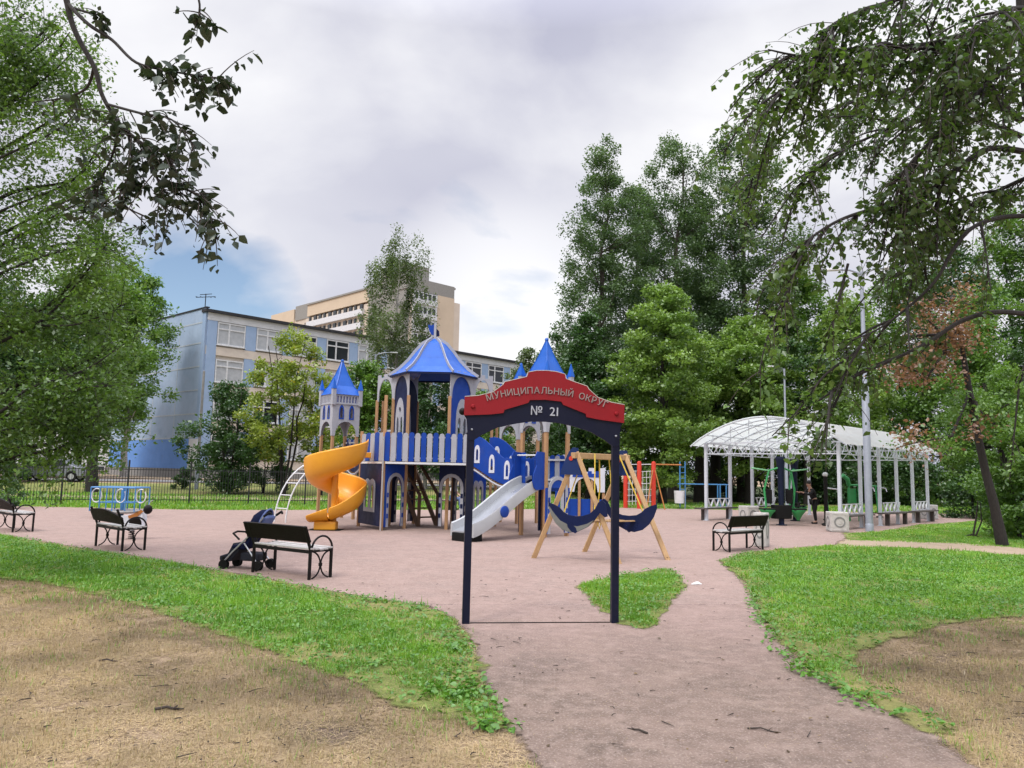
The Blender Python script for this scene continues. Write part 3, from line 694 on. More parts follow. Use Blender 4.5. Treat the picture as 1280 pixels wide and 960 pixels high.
MB().ball(m_ @ Vector((-.10, .02, 2.45)), .045, 12).build('end_knob', 'black_metal', arch, smooth=True)

# ------------------------------------------------------------------ wooden swing with whale boards
f1a, f1b, f2a, f2b = G(667, 698), G(774, 705), G(730.5, 690), G(835, 700.5)
sw = thing('swing_frame', 'wooden A-frame swing stand with navy gusset boards behind the entrance arch', 'swing', (f1a+f1b+f2a+f2b)/4)
tops = []
for fa, fb in ((f1a, f1b), (f2a, f2b)):
    apex = (fa+fb)/2+Vector((0, 0, 2.16)); tops.append(apex)
    for q in (fa, fb):
        d = (apex-q).normalized(); leg = MB().beam(q-d*.03, apex+d*.02, .10, .10, up=Vector((0, 1, 0))).build('leg', 'wood_rail', sw, bevel=.012)
        MB().box(q+Vector((0, 0, .015)), (.07, .07, .10)).build('ground_anchor', 'black_metal', leg)
    fm, FL_ = frame(fa, fb); c = FL_/2
    out = [(c-.32, 1.72), (c-.31, 1.80), (c-.20, 2.06), (c-.14, 2.19), (c-.06, 2.27), (c+.01, 2.27), (c+.015, 2.10), (c+.05, 1.96), (c+.12, 1.76), (c+.12, 1.72)]
    gs = MB().plate(shift(fm, -.075), [out], .02).build('gusset_board', 'gusset_blue', sw, bevel=.004)
    MB().plate(shift(fm, .075), [out], .02).build('gusset_board', 'gusset_blue', sw)
    mb = MB()
    for i, r in ((0, .045), (1, .035)): mb.lathe([(r, 0), (r, .012)], shift(fm, -.088) @ Vector((c-.09+i*.045, 0, 2.05+i*.03)), 12, fm.to_3x3() @ ry)
    mb.build('red_emblem', 'red_paint', gs)
bm_ = MB().beam(tops[0]+(tops[0]-tops[1]).normalized()*.12+Vector((0, 0, -.05)), tops[1]+(tops[1]-tops[0]).normalized()*.12+Vector((0, 0, -.05)), .11, .12).build('top_beam', 'wood_rail', sw, bevel=.01)
def whale(ma, flip, parent, mats):
    s = -1 if flip else 1
    body = [(-.62, .62), (-.60, .53), (-.50, .50), (-.38, .44), (-.30, .36), (-.20, .30), (-.05, .28), (.10, .29), (.25, .34), (.36, .44), (.42, .56), (.50, .62), (.58, .55), (.60, .40), (.62, .30),
            (.56, .28), (.46, .36), (.36, .22), (.22, .08), (.02, -.02), (-.15, -.05), (-.32, 0), (-.46, .12), (-.56, .28), (-.62, .45)]
    belly = [(-.60, .46), (-.50, .33), (-.36, .18), (-.18, .10), (0, .08), (.2, .14), (.34, .22), (.22, .085), (.02, -.015), (-.15, -.045), (-.32, .005), (-.46, .125), (-.56, .285), (-.615, .44)]
    fin = [(-.22, .16), (-.12, .13), (-.03, .05), (0, -.03), (-.04, -.06), (-.13, -.02), (-.2, .06)]
    fx = lambda o: [(s*x_, z+.62) for x_, z in o]
    bd = MB().plate(ma, [fx(body)], .022).build('whale_board', mats[0], parent, bevel=.003)
    MB().plate(shift(ma, -.014), [fx(belly)], .006).build('belly', mats[1], bd); MB().plate(shift(ma, -.020), [fx(fin)], .006).build('fin', mats[0], bd)
w1 = P(722, 650, 15.55); w2 = P(784, 648, 16.15)
wh = thing('whale_swing', 'whale shaped swing seat with navy boards hanging by yellow ropes in the wooden A-frame', 'swing seat', ((w1.x+w2.x)/2, (w1.y+w2.y)/2, .6))
dx = (f1b-f1a); dx.z = 0; dx.normalize()
ma, _ = frame(w1, w1+dx); mb2, _ = frame(w2, w2+dx)
whale(ma, False, wh, ('navy_panel', 'belly_grey')); whale(mb2, True, wh, ('navy_panel', 'navy_panel'))
for t in (-.2, .02, .24):
    A = ma @ Vector((t, .02, .80)); B = mb2 @ Vector((t-.1, -.02, .80)); MB().beam(A, B, .09, .025).build('seat_slat', 'wood_rail', wh)
for A, k in ((ma, .1), (mb2, .1)):
    for sx in (-.3, .34):
        t_ = tops[0].lerp(tops[1], .25 if A is ma else .75)+dx*sx*.35; MB().tube([t_, t_.lerp(A @ Vector((sx, .03, .95)), .5), A @ Vector((sx, .03, .95))], .014, 6).build('rope', 'yellow_rope', wh)
r0 = tops[0].lerp(tops[1], .45); MB().tube([r0, r0+Vector((.02, 0, -.7)), r0+Vector((-.05, 0, -1.35)), r0+Vector((.02, 0, -1.55)), r0+Vector((.06, .02, -1.35))], .016, 6).build('rope', 'yellow_rope', wh)

# ------------------------------------------------------------------ the play castle
castle = thing('play_castle', 'blue and grey wooden play castle with pointed blue roofs, bridges and an orange spiral slide', 'play castle', (-2.5, 24.2, 0))
wood = 'wood_post'
def tower(cx, cy, rot, deck, seen=True):
    s = 1.0; h = s/2; c0 = Vector((cx, cy, 0)); rm = Matrix.Rotation(rot, 4, 'Z')
    def face(k): return Matrix.Translation(c0) @ Matrix.Rotation(rot+k*PI/2, 4, 'Z') @ Matrix.Translation((0, -h, 0))
    w_ = MB(); zs, zw, ze = 2.86, 3.30, 4.32
    for k in range(4):
        holes = [gothic(x_, 3.48, 3.70, .11, 3.86, 5) for x_ in (-.19, .19)]
        slots = [rect(x_-.022, 4.02, x_+.022, 4.24) for x_ in np.linspace(-.34, .34, 7)]
        outer = [(-h, zs), (-h, ze), (h, ze), (h, zs), (h-.10, zs)]+list(reversed(gothic(0, zs, zs+.02, s-.2, 3.36)))[1:-1]+[(-h+.10, zs)]
        w_.plate(face(k), [outer]+holes+slots, .024)
    tw = w_.build('tower', 'grey_panel', castle, bevel=.003)
    for k in range(4):
        wf = MB()
        for x_ in (-.19, .19): wf.plate(face(k) @ Matrix.Translation((0, -.018, 0)), [gothic(x_, 3.44, 3.71, .18, 3.93, 5), gothic(x_, 3.485, 3.70, .10, 3.85, 5)], .012)
        wf.build('window_trim', 'blue_panel', tw)
        sb = MB()
        for x_ in np.linspace(-.34, .34, 7): sb.plate(face(k) @ Matrix.Translation((0, .020, 0)), [rect(x_-.03, 4.0, x_+.03, 4.26)], .010)
        sb.build('slot_backing', 'blue_panel', tw)
        MB().box(face(k) @ Vector((0, -.022, 3.97)), (s+.05, .03, .03), face(k).to_3x3()).build('ledge', 'grey_panel', tw)
    rf = MB(); e = h+.05; prof = [(e, 4.30), (e*.60, 4.62), (e*.30, 5.04), (.02, 5.50)]
    ring = [[c0+(rm @ Vector((sx*r, sy*r, z))) for sx, sy in ((-1, -1), (1, -1), (1, 1), (-1, 1))] for r, z in prof]
    for k in range(3): rf.add(ring[k]+ring[k+1], [(j, (j+1) % 4, 4+(j+1) % 4, 4+j) for j in range(4)])
    rf.add(ring[0], [(0, 1, 2, 3)]); rf.ball(c0+Vector((0, 0, 5.54)), .06, 8)
    rfo = rf.build('roof', 'roof_blue', tw)
    hip = MB()
    for j in range(4):
        for k in range(3): hip.beam(ring[k][j], ring[k+1][j], .03, .03)
    hip.build('roof_hip', 'roof_blue', tw)
    for sx in (-1, 1):
        for sy in (-1, 1):
            q = c0+(rm @ Vector((sx*h, sy*h, 0)))
            MB().box(q+Vector((0, 0, 4.20)), (.13, .13, .56), rm.to_3x3()).build('turret', 'grey_panel', tw, bevel=.004)
            MB().lathe([(.11, 0), (.105, .02), (.05, .22), (.008, .38)], q+Vector((0, 0, 4.48)), 4, Matrix.Rotation(rot+PI/4, 3, 'Z')).build('turret_cone', 'roof_blue', tw)
            q = c0+(rm @ Vector((sx*(h-.05), sy*(h-.05), 0)))
            MB().box(q+Vector((0, 0, 1.45)), (.095, .095, 2.9), rm.to_3x3()).build('post', wood, tw, bevel=.008)
    MB().box(c0+Vector((0, 0, deck-.05)), (s-.02, s-.02, .07), rm.to_3x3()).build('deck', 'navy_panel', tw)
    return c0, face, tw
LT = P(423, 560, 27.0); RT = Vector((.97, 21.75, 0)); BT = Vector((.31, 27.0, 0))
lt_c, lt_face, lt = tower(LT.x, LT.y, R(38), 1.95)
rt_c, rt_face, rt = tower(RT.x, RT.y, R(45), 1.42)
bt_c, bt_face, bt = tower(BT.x, BT.y, R(40), 1.42)

# centre: six-sided pavilion on a deck
HC = Vector((-2.5, 24.3, 0)); HR = 1.25
hv = [HC+Vector((HR*math.cos(R(a)), HR*math.sin(R(a)), 0)) for a in (-120, -60, 0, 60, 120, 180)]   # front-left, front-right, right, back-right, back-left, left
DECK = [Vector((-3.66, 22.3, 0)), Vector((-1.22, 22.45, 0)), Vector((-.98, 24.3, 0)), Vector((-1.8, 25.5, 0)), Vector((-3.2, 25.5, 0)), Vector((-4.6, 23.75, 0))]
idm = Matrix.Identity(4)
flatm = Matrix(((1, 0, 0, 0), (0, 0, 1, 0), (0, 1, 0, 0), (0, 0, 0, 1)))
dk = MB().plate(Matrix.Translation((0, 0, 1.935)) @ flatm, [[(q.x, q.y) for q in DECK]], .05).build('deck', 'navy_panel', castle)
eb = MB()
for i in range(6): eb.beam(DECK[i]+Vector((0, 0, 1.945)), DECK[(i+1) % 6]+Vector((0, 0, 1.945)), .03, .06)
eb.build('deck_edge', 'white_paint', dk)
hp = [MB().box(q+Vector((0, 0, 2.0)), (.095, .095, 4.0)).build('post', wood, castle, bevel=.008) for q in hv]
for i, q in enumerate((DECK[0], DECK[1], DECK[5])):
    MB().box(q+Vector((0, .03, 1.45 if i != 0 else 1.95)), (.09, .09, 2.9 if i != 0 else 3.9)).build('post', wood if i else wood, castle, bevel=.008)
MB().box(DECK[0]+Vector((-.01, -.045, 1.35)), (.04, .03, 2.7)).build('steel_post', 'slide_metal', castle)
def head(a, b, z0=3.95, z1=4.82, mt='grey_panel', zt=4.66, cren=4):
    fm, Lh = frame(a, b); g_ = gothic(Lh/2, z0, z0+.1, Lh-.2, zt)
    out = [(0, z0)]+crenel(0, Lh, 0, z1, cren, .10)+[(Lh, z0), (Lh-.1, z0)]+list(reversed(g_))[1:-1]+[(.1, z0)]
    return MB().plate(fm, [out], .028).build('arch_board', mt, castle, bevel=.003), fm, Lh
for i, j in ((5, 0), (1, 2), (2, 3), (4, 5)):
    hd, fm, Lh = head(hv[i], hv[j])
    g_ = gothic(Lh/2, 2.0, 4.05, Lh-.12, 4.70); hole = rect(Lh/2-.42, 2.25, Lh/2+.22, 3.15) if i in (5,) else rect(Lh/2-.22, 2.25, Lh/2+.42, 3.15)
    x0 = hole[0][0]; x1 = hole[2][0]; xm = (x0+x1)/2
    pn = MB().plate(shift(fm, .03), [g_, gothic(xm, 2.12, 3.30, x1-x0, 3.92)], .02).build('gothic_board', 'blue_panel' if i in (1, 2) else 'navy_panel', castle)
    lan = [gothic(xm+s*(x1-x0)*.235, 2.25, 3.12, .18, 3.38, 5) for s in (-1, 1)]
    MB().plate(shift(fm, .03), [gothic(xm, 2.10, 3.30, x1-x0+.05, 3.98)]+lan+[[(xm+.09*math.cos(t), 3.60+.09*math.sin(t)) for t in np.linspace(0, 2*PI, 13)[:-1]]], .034).build('lancet_window', 'grey_panel', pn, bevel=.002)
# flanking crenelated arches
for a, b in ((Vector((-4.42, 25.2, 0)), hv[5]), (hv[2], Vector((-.62, 24.7, 0)))):
    head(a, b, cren=3)
    q = a if b is hv[5] else b
    for off in (Vector((0, 0, 0)), Vector((.16, .25, 0))): MB().box(q+off+Vector((0, 0, 2.0)), (.09, .09, 4.0)).build('post', wood, castle, bevel=.008)
# bell roof of six facets with ribs and flag
prof = [(1.36, 4.72), (1.06, 4.93), (.80, 5.20), (.58, 5.50), (.36, 5.76), (.08, 5.93)]
def ringv(r, z): return [HC+Vector((r*math.cos(R(-120+60*k)), r*math.sin(R(-120+60*k)), z)) for k in range(6)]
rr_ = [ringv(r*1.02, z) for r, z in prof]; mb = MB()
for k in range(len(prof)-1): mb.add(rr_[k]+rr_[k+1], [(j, (j+1) % 6, 6+(j+1) % 6, 6+j) for j in range(6)])
mb.add(rr_[-1], [(0, 1, 2, 3, 4, 5)])
rf = mb.build('roof', 'roof_blue', castle); rf.modifiers.new('thickness', 'SOLIDIFY').thickness = .02
for j in range(6):
    mb = MB()
    a = R(-120+60*j); fm = Matrix.Translation(HC) @ Matrix.Rotation(a, 4, 'Z')
    lo = [(r*1.02, z-.03) for r, z in prof]; hi = [(r*1.02+.06, z+.06) for r, z in prof]
    mb.plate(fm, [lo+list(reversed(hi))], .026).build('roof_rib', 'grey_panel', rf)
for k in range(6):
    MB().beam(rr_[0][k]+Vector((0, 0, -.03)), rr_[0][(k+1) % 6]+Vector((0, 0, -.03)), .04, .06).build('eave_board', 'navy_panel', rf)
MB().box(HC+Vector((0, 0, 6.1)), (.075, .05, .7)).build('flag_pole', 'grey_panel', rf)
MB().plate(Matrix.Translation(HC+Vector((0, .03, 0))), [[(-.03, 6.05), (-.03, 6.42), (-.14, 6.38), (-.24, 6.40), (-.20, 6.22), (-.12, 6.08)]], .02).build('flag', 'blue_panel', rf)
MB().plate(Matrix.Translation(HC+Vector((0, .03, 0))), [[(.03, 6.0), (.03, 6.28), (.12, 6.2), (.14, 6.04)]], .02).build('flag', 'navy_panel', rf)

def pickets(a, b, z0, z1, n, first=0, mats=('grey_panel', 'blue_panel')):
    fm, Lp = frame(a, b); st = Lp/n
    rl = MB()
    for z in (z0+.10, z1-.14): rl.beam(fm @ Vector((.0, .03, z)), fm @ Vector((Lp, .03, z)), .03, .05)
    r_ = rl.build('rail', 'white_paint', castle)
    for i in range(n):
        x0 = i*st+.012; x1 = (i+1)*st-.012; zt_ = z1-(.0 if (i+first) % 2 else .02)
        o = MB().plate(shift(fm, -.012), [[(x0, z0), (x0, zt_-.07), (x0+.02, zt_-.02), ((x0+x1)/2, zt_), (x1-.02, zt_-.02), (x1, zt_-.07), (x1, z0)]], .02)
        o.build('picket', mats[(i+first) % 2], r_, bevel=.003)
pickets(DECK[0], DECK[1], 1.99, 2.84, 14, 1); pickets(DECK[5]+Vector((.02, 0, 0)), DECK[0], 1.99, 2.84, 5, 0)
pickets(Vector((-.98, 24.3, 0)), Vector((-1.8, 25.5, 0)), 1.99, 2.84, 6, 1); pickets(Vector((-3.2, 25.5, 0)), DECK[5], 1.99, 2.84, 9, 1)
# boards under the deck
def under(a, b, kind, mt='navy_panel', z1=1.90):
    fm, Lu = frame(a, b)
    if kind == 'window':
        c = Lu/2+.02; wn = [rarch(c+s*.19, .62, 1.18, .24) for s in (-1, 1)]
        pn = MB().plate(fm, [rect(0, .12, Lu, z1)]+[rarch(c+s*.19, .60, 1.18, .26) for s in (-1, 1)], .022).build('lower_board', mt, castle)
        out = [(c-.42, .5), (c-.42, 1.22)]+[(c-.19+.23*math.cos(PI-PI*i/8), 1.24+.23*math.sin(PI-PI*i/8)) for i in range(9)][:-1]+[(c, 1.28)]+[(c+.19+.23*math.cos(PI-PI*i/8), 1.24+.23*math.sin(PI-PI*i/8)) for i in range(1, 9)]+[(c+.42, 1.22), (c+.42, .5)]
        MB().plate(shift(fm, -.017), [out]+wn, .02).build('window_trim', 'grey_panel', pn, bevel=.002)
    else:
        c = Lu/2; wd = min(.62, Lu-.2)
        pn = MB().plate(fm, [[(0, .1), (0, z1), (Lu, z1), (Lu, .1), (c+wd/2, .1)]+list(reversed(rarch(c, .1, 1.25, wd)))[1:-1]+[(c-wd/2, .1)]], .022).build('lower_board', mt, castle)
        o_ = rarch(c, .1, 1.25, wd+.2); i_ = rarch(c, .1, 1.25, wd)
        MB().plate(shift(fm, -.017), [o_[:]+list(reversed(i_))], .02).build('arch_trim', 'grey_panel', pn, bevel=.002)
        for s in (-1, 1):
            for z in (.35, .65, .95): MB().plate(shift(fm, -.030), [rect(c+s*(wd/2+.06)-.045, z, c+s*(wd/2+.06)+.03, z+.13)], .008).build('quoin', mt, pn)
under(DECK[5], DECK[0]+Vector((-.06, .06, 0)), 'window'); under(DECK[0]+Vector((.06, .05, 0)), hv[0]+Vector((-.02, 0, 0)), 'arch', 'blue_panel')
under(hv[1]+Vector((-.25, .05, 0)), DECK[1]+Vector((-.12, .45, 0)), 'arch', 'navy_panel'); under(DECK[1]+Vector((.02, .3, 0)), Vector((-.75, 24.1, 0)), 'window', 'blue_panel')
under(hv[5], hv[4], 'arch'); under(hv[3], hv[2], 'arch')
# steep wooden stair under the deck
n1_, n2_ = G(523, 658.5), G(546, 657.5); back = Vector((-.95, 1.0, 0)); 
st_ = MB()
for q in (n1_, n2_):
    MB().box(q+Vector((0, 0, .52)), (.10, .10, 1.04)).build('newel', 'wood_worn', castle, bevel=.008)
    MB().beam(q+Vector((0, 0, .0)), q+back+Vector((0, 0, 1.92)), .05, .16).build('stringer', 'wood_worn', castle)
    MB().beam(q+Vector((0, 0, 1.0)), q+back*.8+Vector((-.05, 0, 2.15)), .06, .09).build('handrail', 'wood_worn', castle)
for k in range(1, 7):
    q = back*(k/7)+Vector((0, 0, 1.92*k/7)); MB().beam(n1_+q, n2_+q, .16, .04).build('tread', 'wood_worn', castle)

# bridges: wavy boards with small windows and a plank floor
def bridge(a, b, z0, z1, wdt, mt, hump=.16, nw=3, drop=.1):
    fm, Lb = frame(a, b); N = 18
    zf = lambda t: z0+(z1-z0)*sm(0, 1, t)-drop*math.sin(PI*t)
    for off, m2 in ((0, mt), (wdt, mt)):
        lo = [(Lb*i/N, zf(i/N)-.02) for i in range(N+1)]
        hi = [(Lb*i/N, zf(i/N)+.78+hump*math.sin(PI*(i/N)*1.4+.2)*(1 if i/N < .8 else .4)) for i in range(N+1)]
        holes = []; trims = []
        for k in range(nw):
            t = (k+.55)/nw; x_ = Lb*t; zb = zf(t)+.20
            holes.append(gothic(x_, zb, zb+.25, .10, zb+.36, 5)); trims.append((x_, zb))
        pn = MB().plate(shift(fm, off), [lo+list(reversed(hi))]+holes, .022).build('bridge_side', m2, castle, bevel=.003)
        for x_, zb in trims: MB().plate(shift(fm, off-.017), [gothic(x_, zb-.06, zb+.27, .21, zb+.46, 5), gothic(x_, zb+.02, zb+.25, .09, zb+.35, 5)], .012).build('window_trim', 'white_panel', pn)
    sl_ = MB()
    for i in range(N):
        t = (i+.5)/N; sl_.beam(fm @ Vector((Lb*t, -.06, zf(t)-.05)), fm @ Vector((Lb*t, wdt+.06, zf(t)-.05)), Lb/N*.86, .035)
    sl_.build('bridge_floor', 'wood_worn', castle)
    MB().tube([fm @ Vector((Lb*i/N, -.05, zf(i/N)-.09)) for i in range(N+1)], .03, 6).build('bridge_edge', 'grey_panel', castle, smooth=True)
bridge(Vector((-1.2, 22.62, 0)), Vector((.12, 21.45, 0)), 1.95, 1.42, .85, 'blue_panel')
bridge(Vector((-5.6, 26.4, 0)), Vector((-4.55, 23.95, 0)), 1.95, 1.92, .8, 'navy_panel', hump=-.1, drop=.28)
bridge(Vector((.9, 22.9, 0)), Vector((.35, 26.3, 0)), 1.42, 1.42, .75, 'blue_panel', drop=.15)
# right tower platform boards
pickets(rt_face(0) @ Vector((-.48, 0, 0)) if False else rt_face(1) @ Vector((-.48, -.02, 0)), rt_face(1) @ Vector((.48, -.02, 0)), 1.45, 2.26, 5, 0)
fr = rt_face(0)    # face looking to front-left: the slide leaves here? (front corner at -45 degrees)
def corner(face_, x_): return face_ @ Vector((x_, -.0, 0))
for k in (0, 1, 2, 3):
    f0 = rt_face(k) @ Vector((-.5, 0, 0)); f1 = rt_face(k) @ Vector((.5, 0, 0))
    if k == 0: under(f0, f1, 'arch', 'blue_panel', 1.34)
    if k in (1, 2): under(f0, f1, 'arch', 'navy_panel', 1.34)
for k in (0, 1): under(lt_face(k) @ Vector((-.5, 0, 0)), lt_face(k) @ Vector((.5, 0, 0)), 'arch', 'navy_panel', 1.9) if False else None
pickets(bt_face(0) @ Vector((-.48, 0, 0)), bt_face(0) @ Vector((.48, 0, 0)), 1.45, 2.26, 5, 1); pickets(lt_face(1) @ Vector((-.48, 0, 0)), lt_face(1) @ Vector((.48, 0, 0)), 1.98, 2.8, 5, 1)
# straight slide
lc = Vector((.26, 21.75, 0)); fc = Vector((.97, 21.04, 0)); s0 = (lc+fc)/2+Vector((-.02, -.02, 0)); e_ = G(577, 677); sdv = (e_-s0); sdv.z = 0; SL = sdv.length; sdv.normalize(); snv = Vector((-sdv.y, sdv.x, 0))
def slz(t): return 1.42+(.26-1.42)*sm(-.05, 1.02, t)**.92 if t < 2 else 0
prs = []
for i in range(25):
    t = i/24; z = 1.44 if t < .03 else 1.44-(1.44-.24)*(sm(-.12, 1.12, t)-sm(-.12, 1.12, 0))/(sm(-.12, 1.12, 1)-sm(-.12, 1.12, 0))
    prs.append(s0+sdv*SL*t+Vector((0, 0, z)))
def sweep(pts, prof, side):
    mb = MB(); n = len(prof)
    vs = [q+side*u+Vector((0, 0, w_)) for q in pts for u, w_ in prof]
    return mb.add(vs, [(i*n+j, i*n+(j+1) % n, (i+1)*n+(j+1) % n, (i+1)*n+j) for i in range(len(pts)-1) for j in range(n)]+[tuple(range(n)), tuple((len(pts)-1)*n+j for j in range(n-1, -1, -1))])
sl = sweep(prs, [(-.36, .01), (.36, .01), (.36, -.03), (-.36, -.03)], snv).build('slide', 'slide_metal', castle, smooth=True)
for s in (-1, 1):
    sweep(prs, [(s*.36, .20), (s*.405, .22), (s*.42, .18), (s*.42, -.12), (s*.36, -.12)], snv).build('slide_side', 'slide_grey', sl, smooth=True)
MB().box(e_+Vector((0, 0, .11))-sdv*.18, (.5, .6, .22), Matrix.Rotation(math.atan2(sdv.y, sdv.x), 3, 'Z')).build('slide_foot', 'rubber', sl, bevel=.02)
q = prs[14]-snv*(-.425) if (prs[14]+snv*.425).y < (prs[14]-snv*.425).y else prs[14]-snv*.425
vn = (q-prs[14]); vn.z = 0; vn.normalize()
rotd = vn.to_track_quat('Z', 'Y').to_matrix()
MB().lathe([(.15, -.01), (.15, .025), (.13, .035)], q+Vector((0, 0, .02)), 20, rotd).build('disc', 'blue_panel', sl, smooth=True)
mm = Matrix.Translation(s0) @ Matrix(((sdv.x, snv.x, 0, 0), (sdv.y, snv.y, 0, 0), (0, 0, 1, 0), (0, 0, 0, 1)))
for s in (-1, 1):
    MB().plate(shift(mm, s*.44), [[(-.05, 1.3), (-.05, 2.3), (.28, 2.32), (.36, 2.2), (.30, 1.95), (.42, 1.72), (.46, 1.5), (.40, 1.34), (.30, 1.28)]], .025).build('slide_guard', 'blue_panel', castle, bevel=.004)
MB().tube([mm @ Vector((.12, -.44, 2.22)), mm @ Vector((.12, .44, 2.22))], .02, 8).build('slide_bar', 'white_paint', castle)
MB().plate(frame(lc, s0)[0], [rect(-.05, 1.40, .25, 2.3)], .02).build('guard_board', 'blue_panel', castle)

# orange spiral slide
SC = P(419, 600, 22.55); SC.z = 0; pr = [(.14, .34), (.10, .30), (.13, .06), (.24, -.02), (.45, -.04), (.66, .02), (.80, .14), (.865, .40), (.89, .68), (.93, .68), (.905, .38), (.83, .09), (.68, -.04), (.45, -.10), (.22, -.08), (.08, .02), (.05, .32), (.08, .38)]
vs = []; NS = 72; n = len(pr)
for i in range(NS+1):
    t = i/NS; a = R(18-468*t+0); z = 1.98-(1.98-.34)*t
    wall = 1.0 if t < .82 else 1.0-.55*sm(.82, 1, t)
    for r, w_ in pr: vs.append(SC+Vector((r*math.cos(a), r*math.sin(a)*.96, z+(w_*wall if w_ > .05 else w_))))
mb = MB().add(vs, [(i*n+j, i*n+(j+1) % n, (i+1)*n+(j+1) % n, (i+1)*n+j) for i in range(NS) for j in range(n)]+[tuple(range(n-1, -1, -1)), tuple(NS*n+j for j in range(n))])
a_end = R(18-468); tq = Vector((math.sin(a_end), -math.cos(a_end), 0))       # heading at the exit
base_i = NS*n; vs2 = []; NE = 8
for i in range(NE+1):
    t = i/NE
    for r, w_ in pr: vs2.append(SC+Vector((r*math.cos(a_end), r*math.sin(a_end)*.96, 0))+tq*(.62*t)+Vector((0, 0, .34-.05*t+(w_*.45*(1-.6*t) if w_ > .05 else w_))))
mb.add(vs2, [(i*n+j, i*n+(j+1) % n, (i+1)*n+(j+1) % n, (i+1)*n+j) for i in range(NE) for j in range(n)]+[tuple(NE*n+j for j in range(n))])
sp_ = mb.build('spiral_slide', 'orange_plastic', castle, smooth=True)
ss = sp_.modifiers.new('soft', 'SUBSURF'); ss.levels = 1; ss.render_levels = 1
MB().tube([SC+Vector((0, 0, 0)), SC+Vector((0, 0, 2.1))], .09, 14).build('column', 'orange_plastic', sp_, smooth=True)
fq = SC+Vector((.45*math.cos(a_end), .45*math.sin(a_end), .13))+tq*.1
MB().box(fq, (.62, .40, .26)).build('foot_block', 'orange_plastic', sp_, bevel=.05)
MB().box(SC+Vector((.62, .45, 2.16)), (.9, .09, .16), Matrix.Rotation(R(20), 3, 'Z')).build('entry_board', 'orange_plastic', sp_, bevel=.02)
MB().box(Vector((fq.x, fq.y, .012)), (.9, .6, .024)).build('foot_plate', 'rubber', sp_)

# arched climbing ladder, painted white, reaching the left platform
la = P(357, 650, 24.6); la.z = 0; lb = Vector((la.x+1.15, 25.7, 2.0)); off = Vector((-.45, .32, 0)); lad = MB()
mb = MB(); rails = []
for o_ in (Vector((0, 0, 0)), off):
    pts = []
    for i in range(15):
        t = i/14; a = PI/2*t; pts.append(la+o_+Vector(((lb.x-la.x)*(1-math.cos(a))+.0, (lb.y-la.y)*(1-math.cos(a)), 2.0*math.sin(a))))
    rails.append(pts); lr = mb.tube(pts, .024, 8)
ld = mb.build('arched_ladder', 'white_paint', castle, smooth=True)
for i in range(2, 14, 2): MB().tube([rails[0][i], rails[1][i]], .018, 6).build('rung', 'white_paint', ld, smooth=True)

# small play house front beyond the swing
pf = P(735, 600, 27.5); pf.z = 0
ph = thing('play_house', 'small white and blue toy house front with battlements on wooden posts behind the swing', 'play house', pf)
fm = Matrix.Translation(pf); fm = Matrix.Translation(pf+Vector((-.75, 0, 0)))
MB().plate(fm, [[(0, 1.1)]+crenel(0, 1.35, 0, 1.95, 4, .14)+[(1.35, 1.1), (1.1, 1.1)]+list(reversed(gothic(.68, 1.1, 1.2, .8, 1.6)))[1:-1]+[(.26, 1.1)]], .03).build('front_board', 'white_panel', ph)
MB().plate(shift(fm, -.022), [[(.2, 1.62)]+crenel(.2, 1.15, 0, 1.84, 4, .09)+[(1.15, 1.62)]], .012).build('trim', 'blue_panel', ph)
for x_ in (0.04, .45, .9, 1.31): MB().box(fm @ Vector((x_, .06, .95)), (.09, .09, 1.9)).build('post', wood, ph, bevel=.006)
for x_ in (-.32, -.12): MB().plate(fm, [[(x_-.09, .1), (x_-.09, 2.35), (x_, 2.42), (x_+.09, 2.35), (x_+.09, .1)]], .03).build('side_board', 'blue_panel' if x_ < -.2 else 'grey_panel', ph)
MB().plate(shift(fm, .1), [rect(0, .25, 1.35, .85)], .02).build('back_board', 'blue_panel', ph)

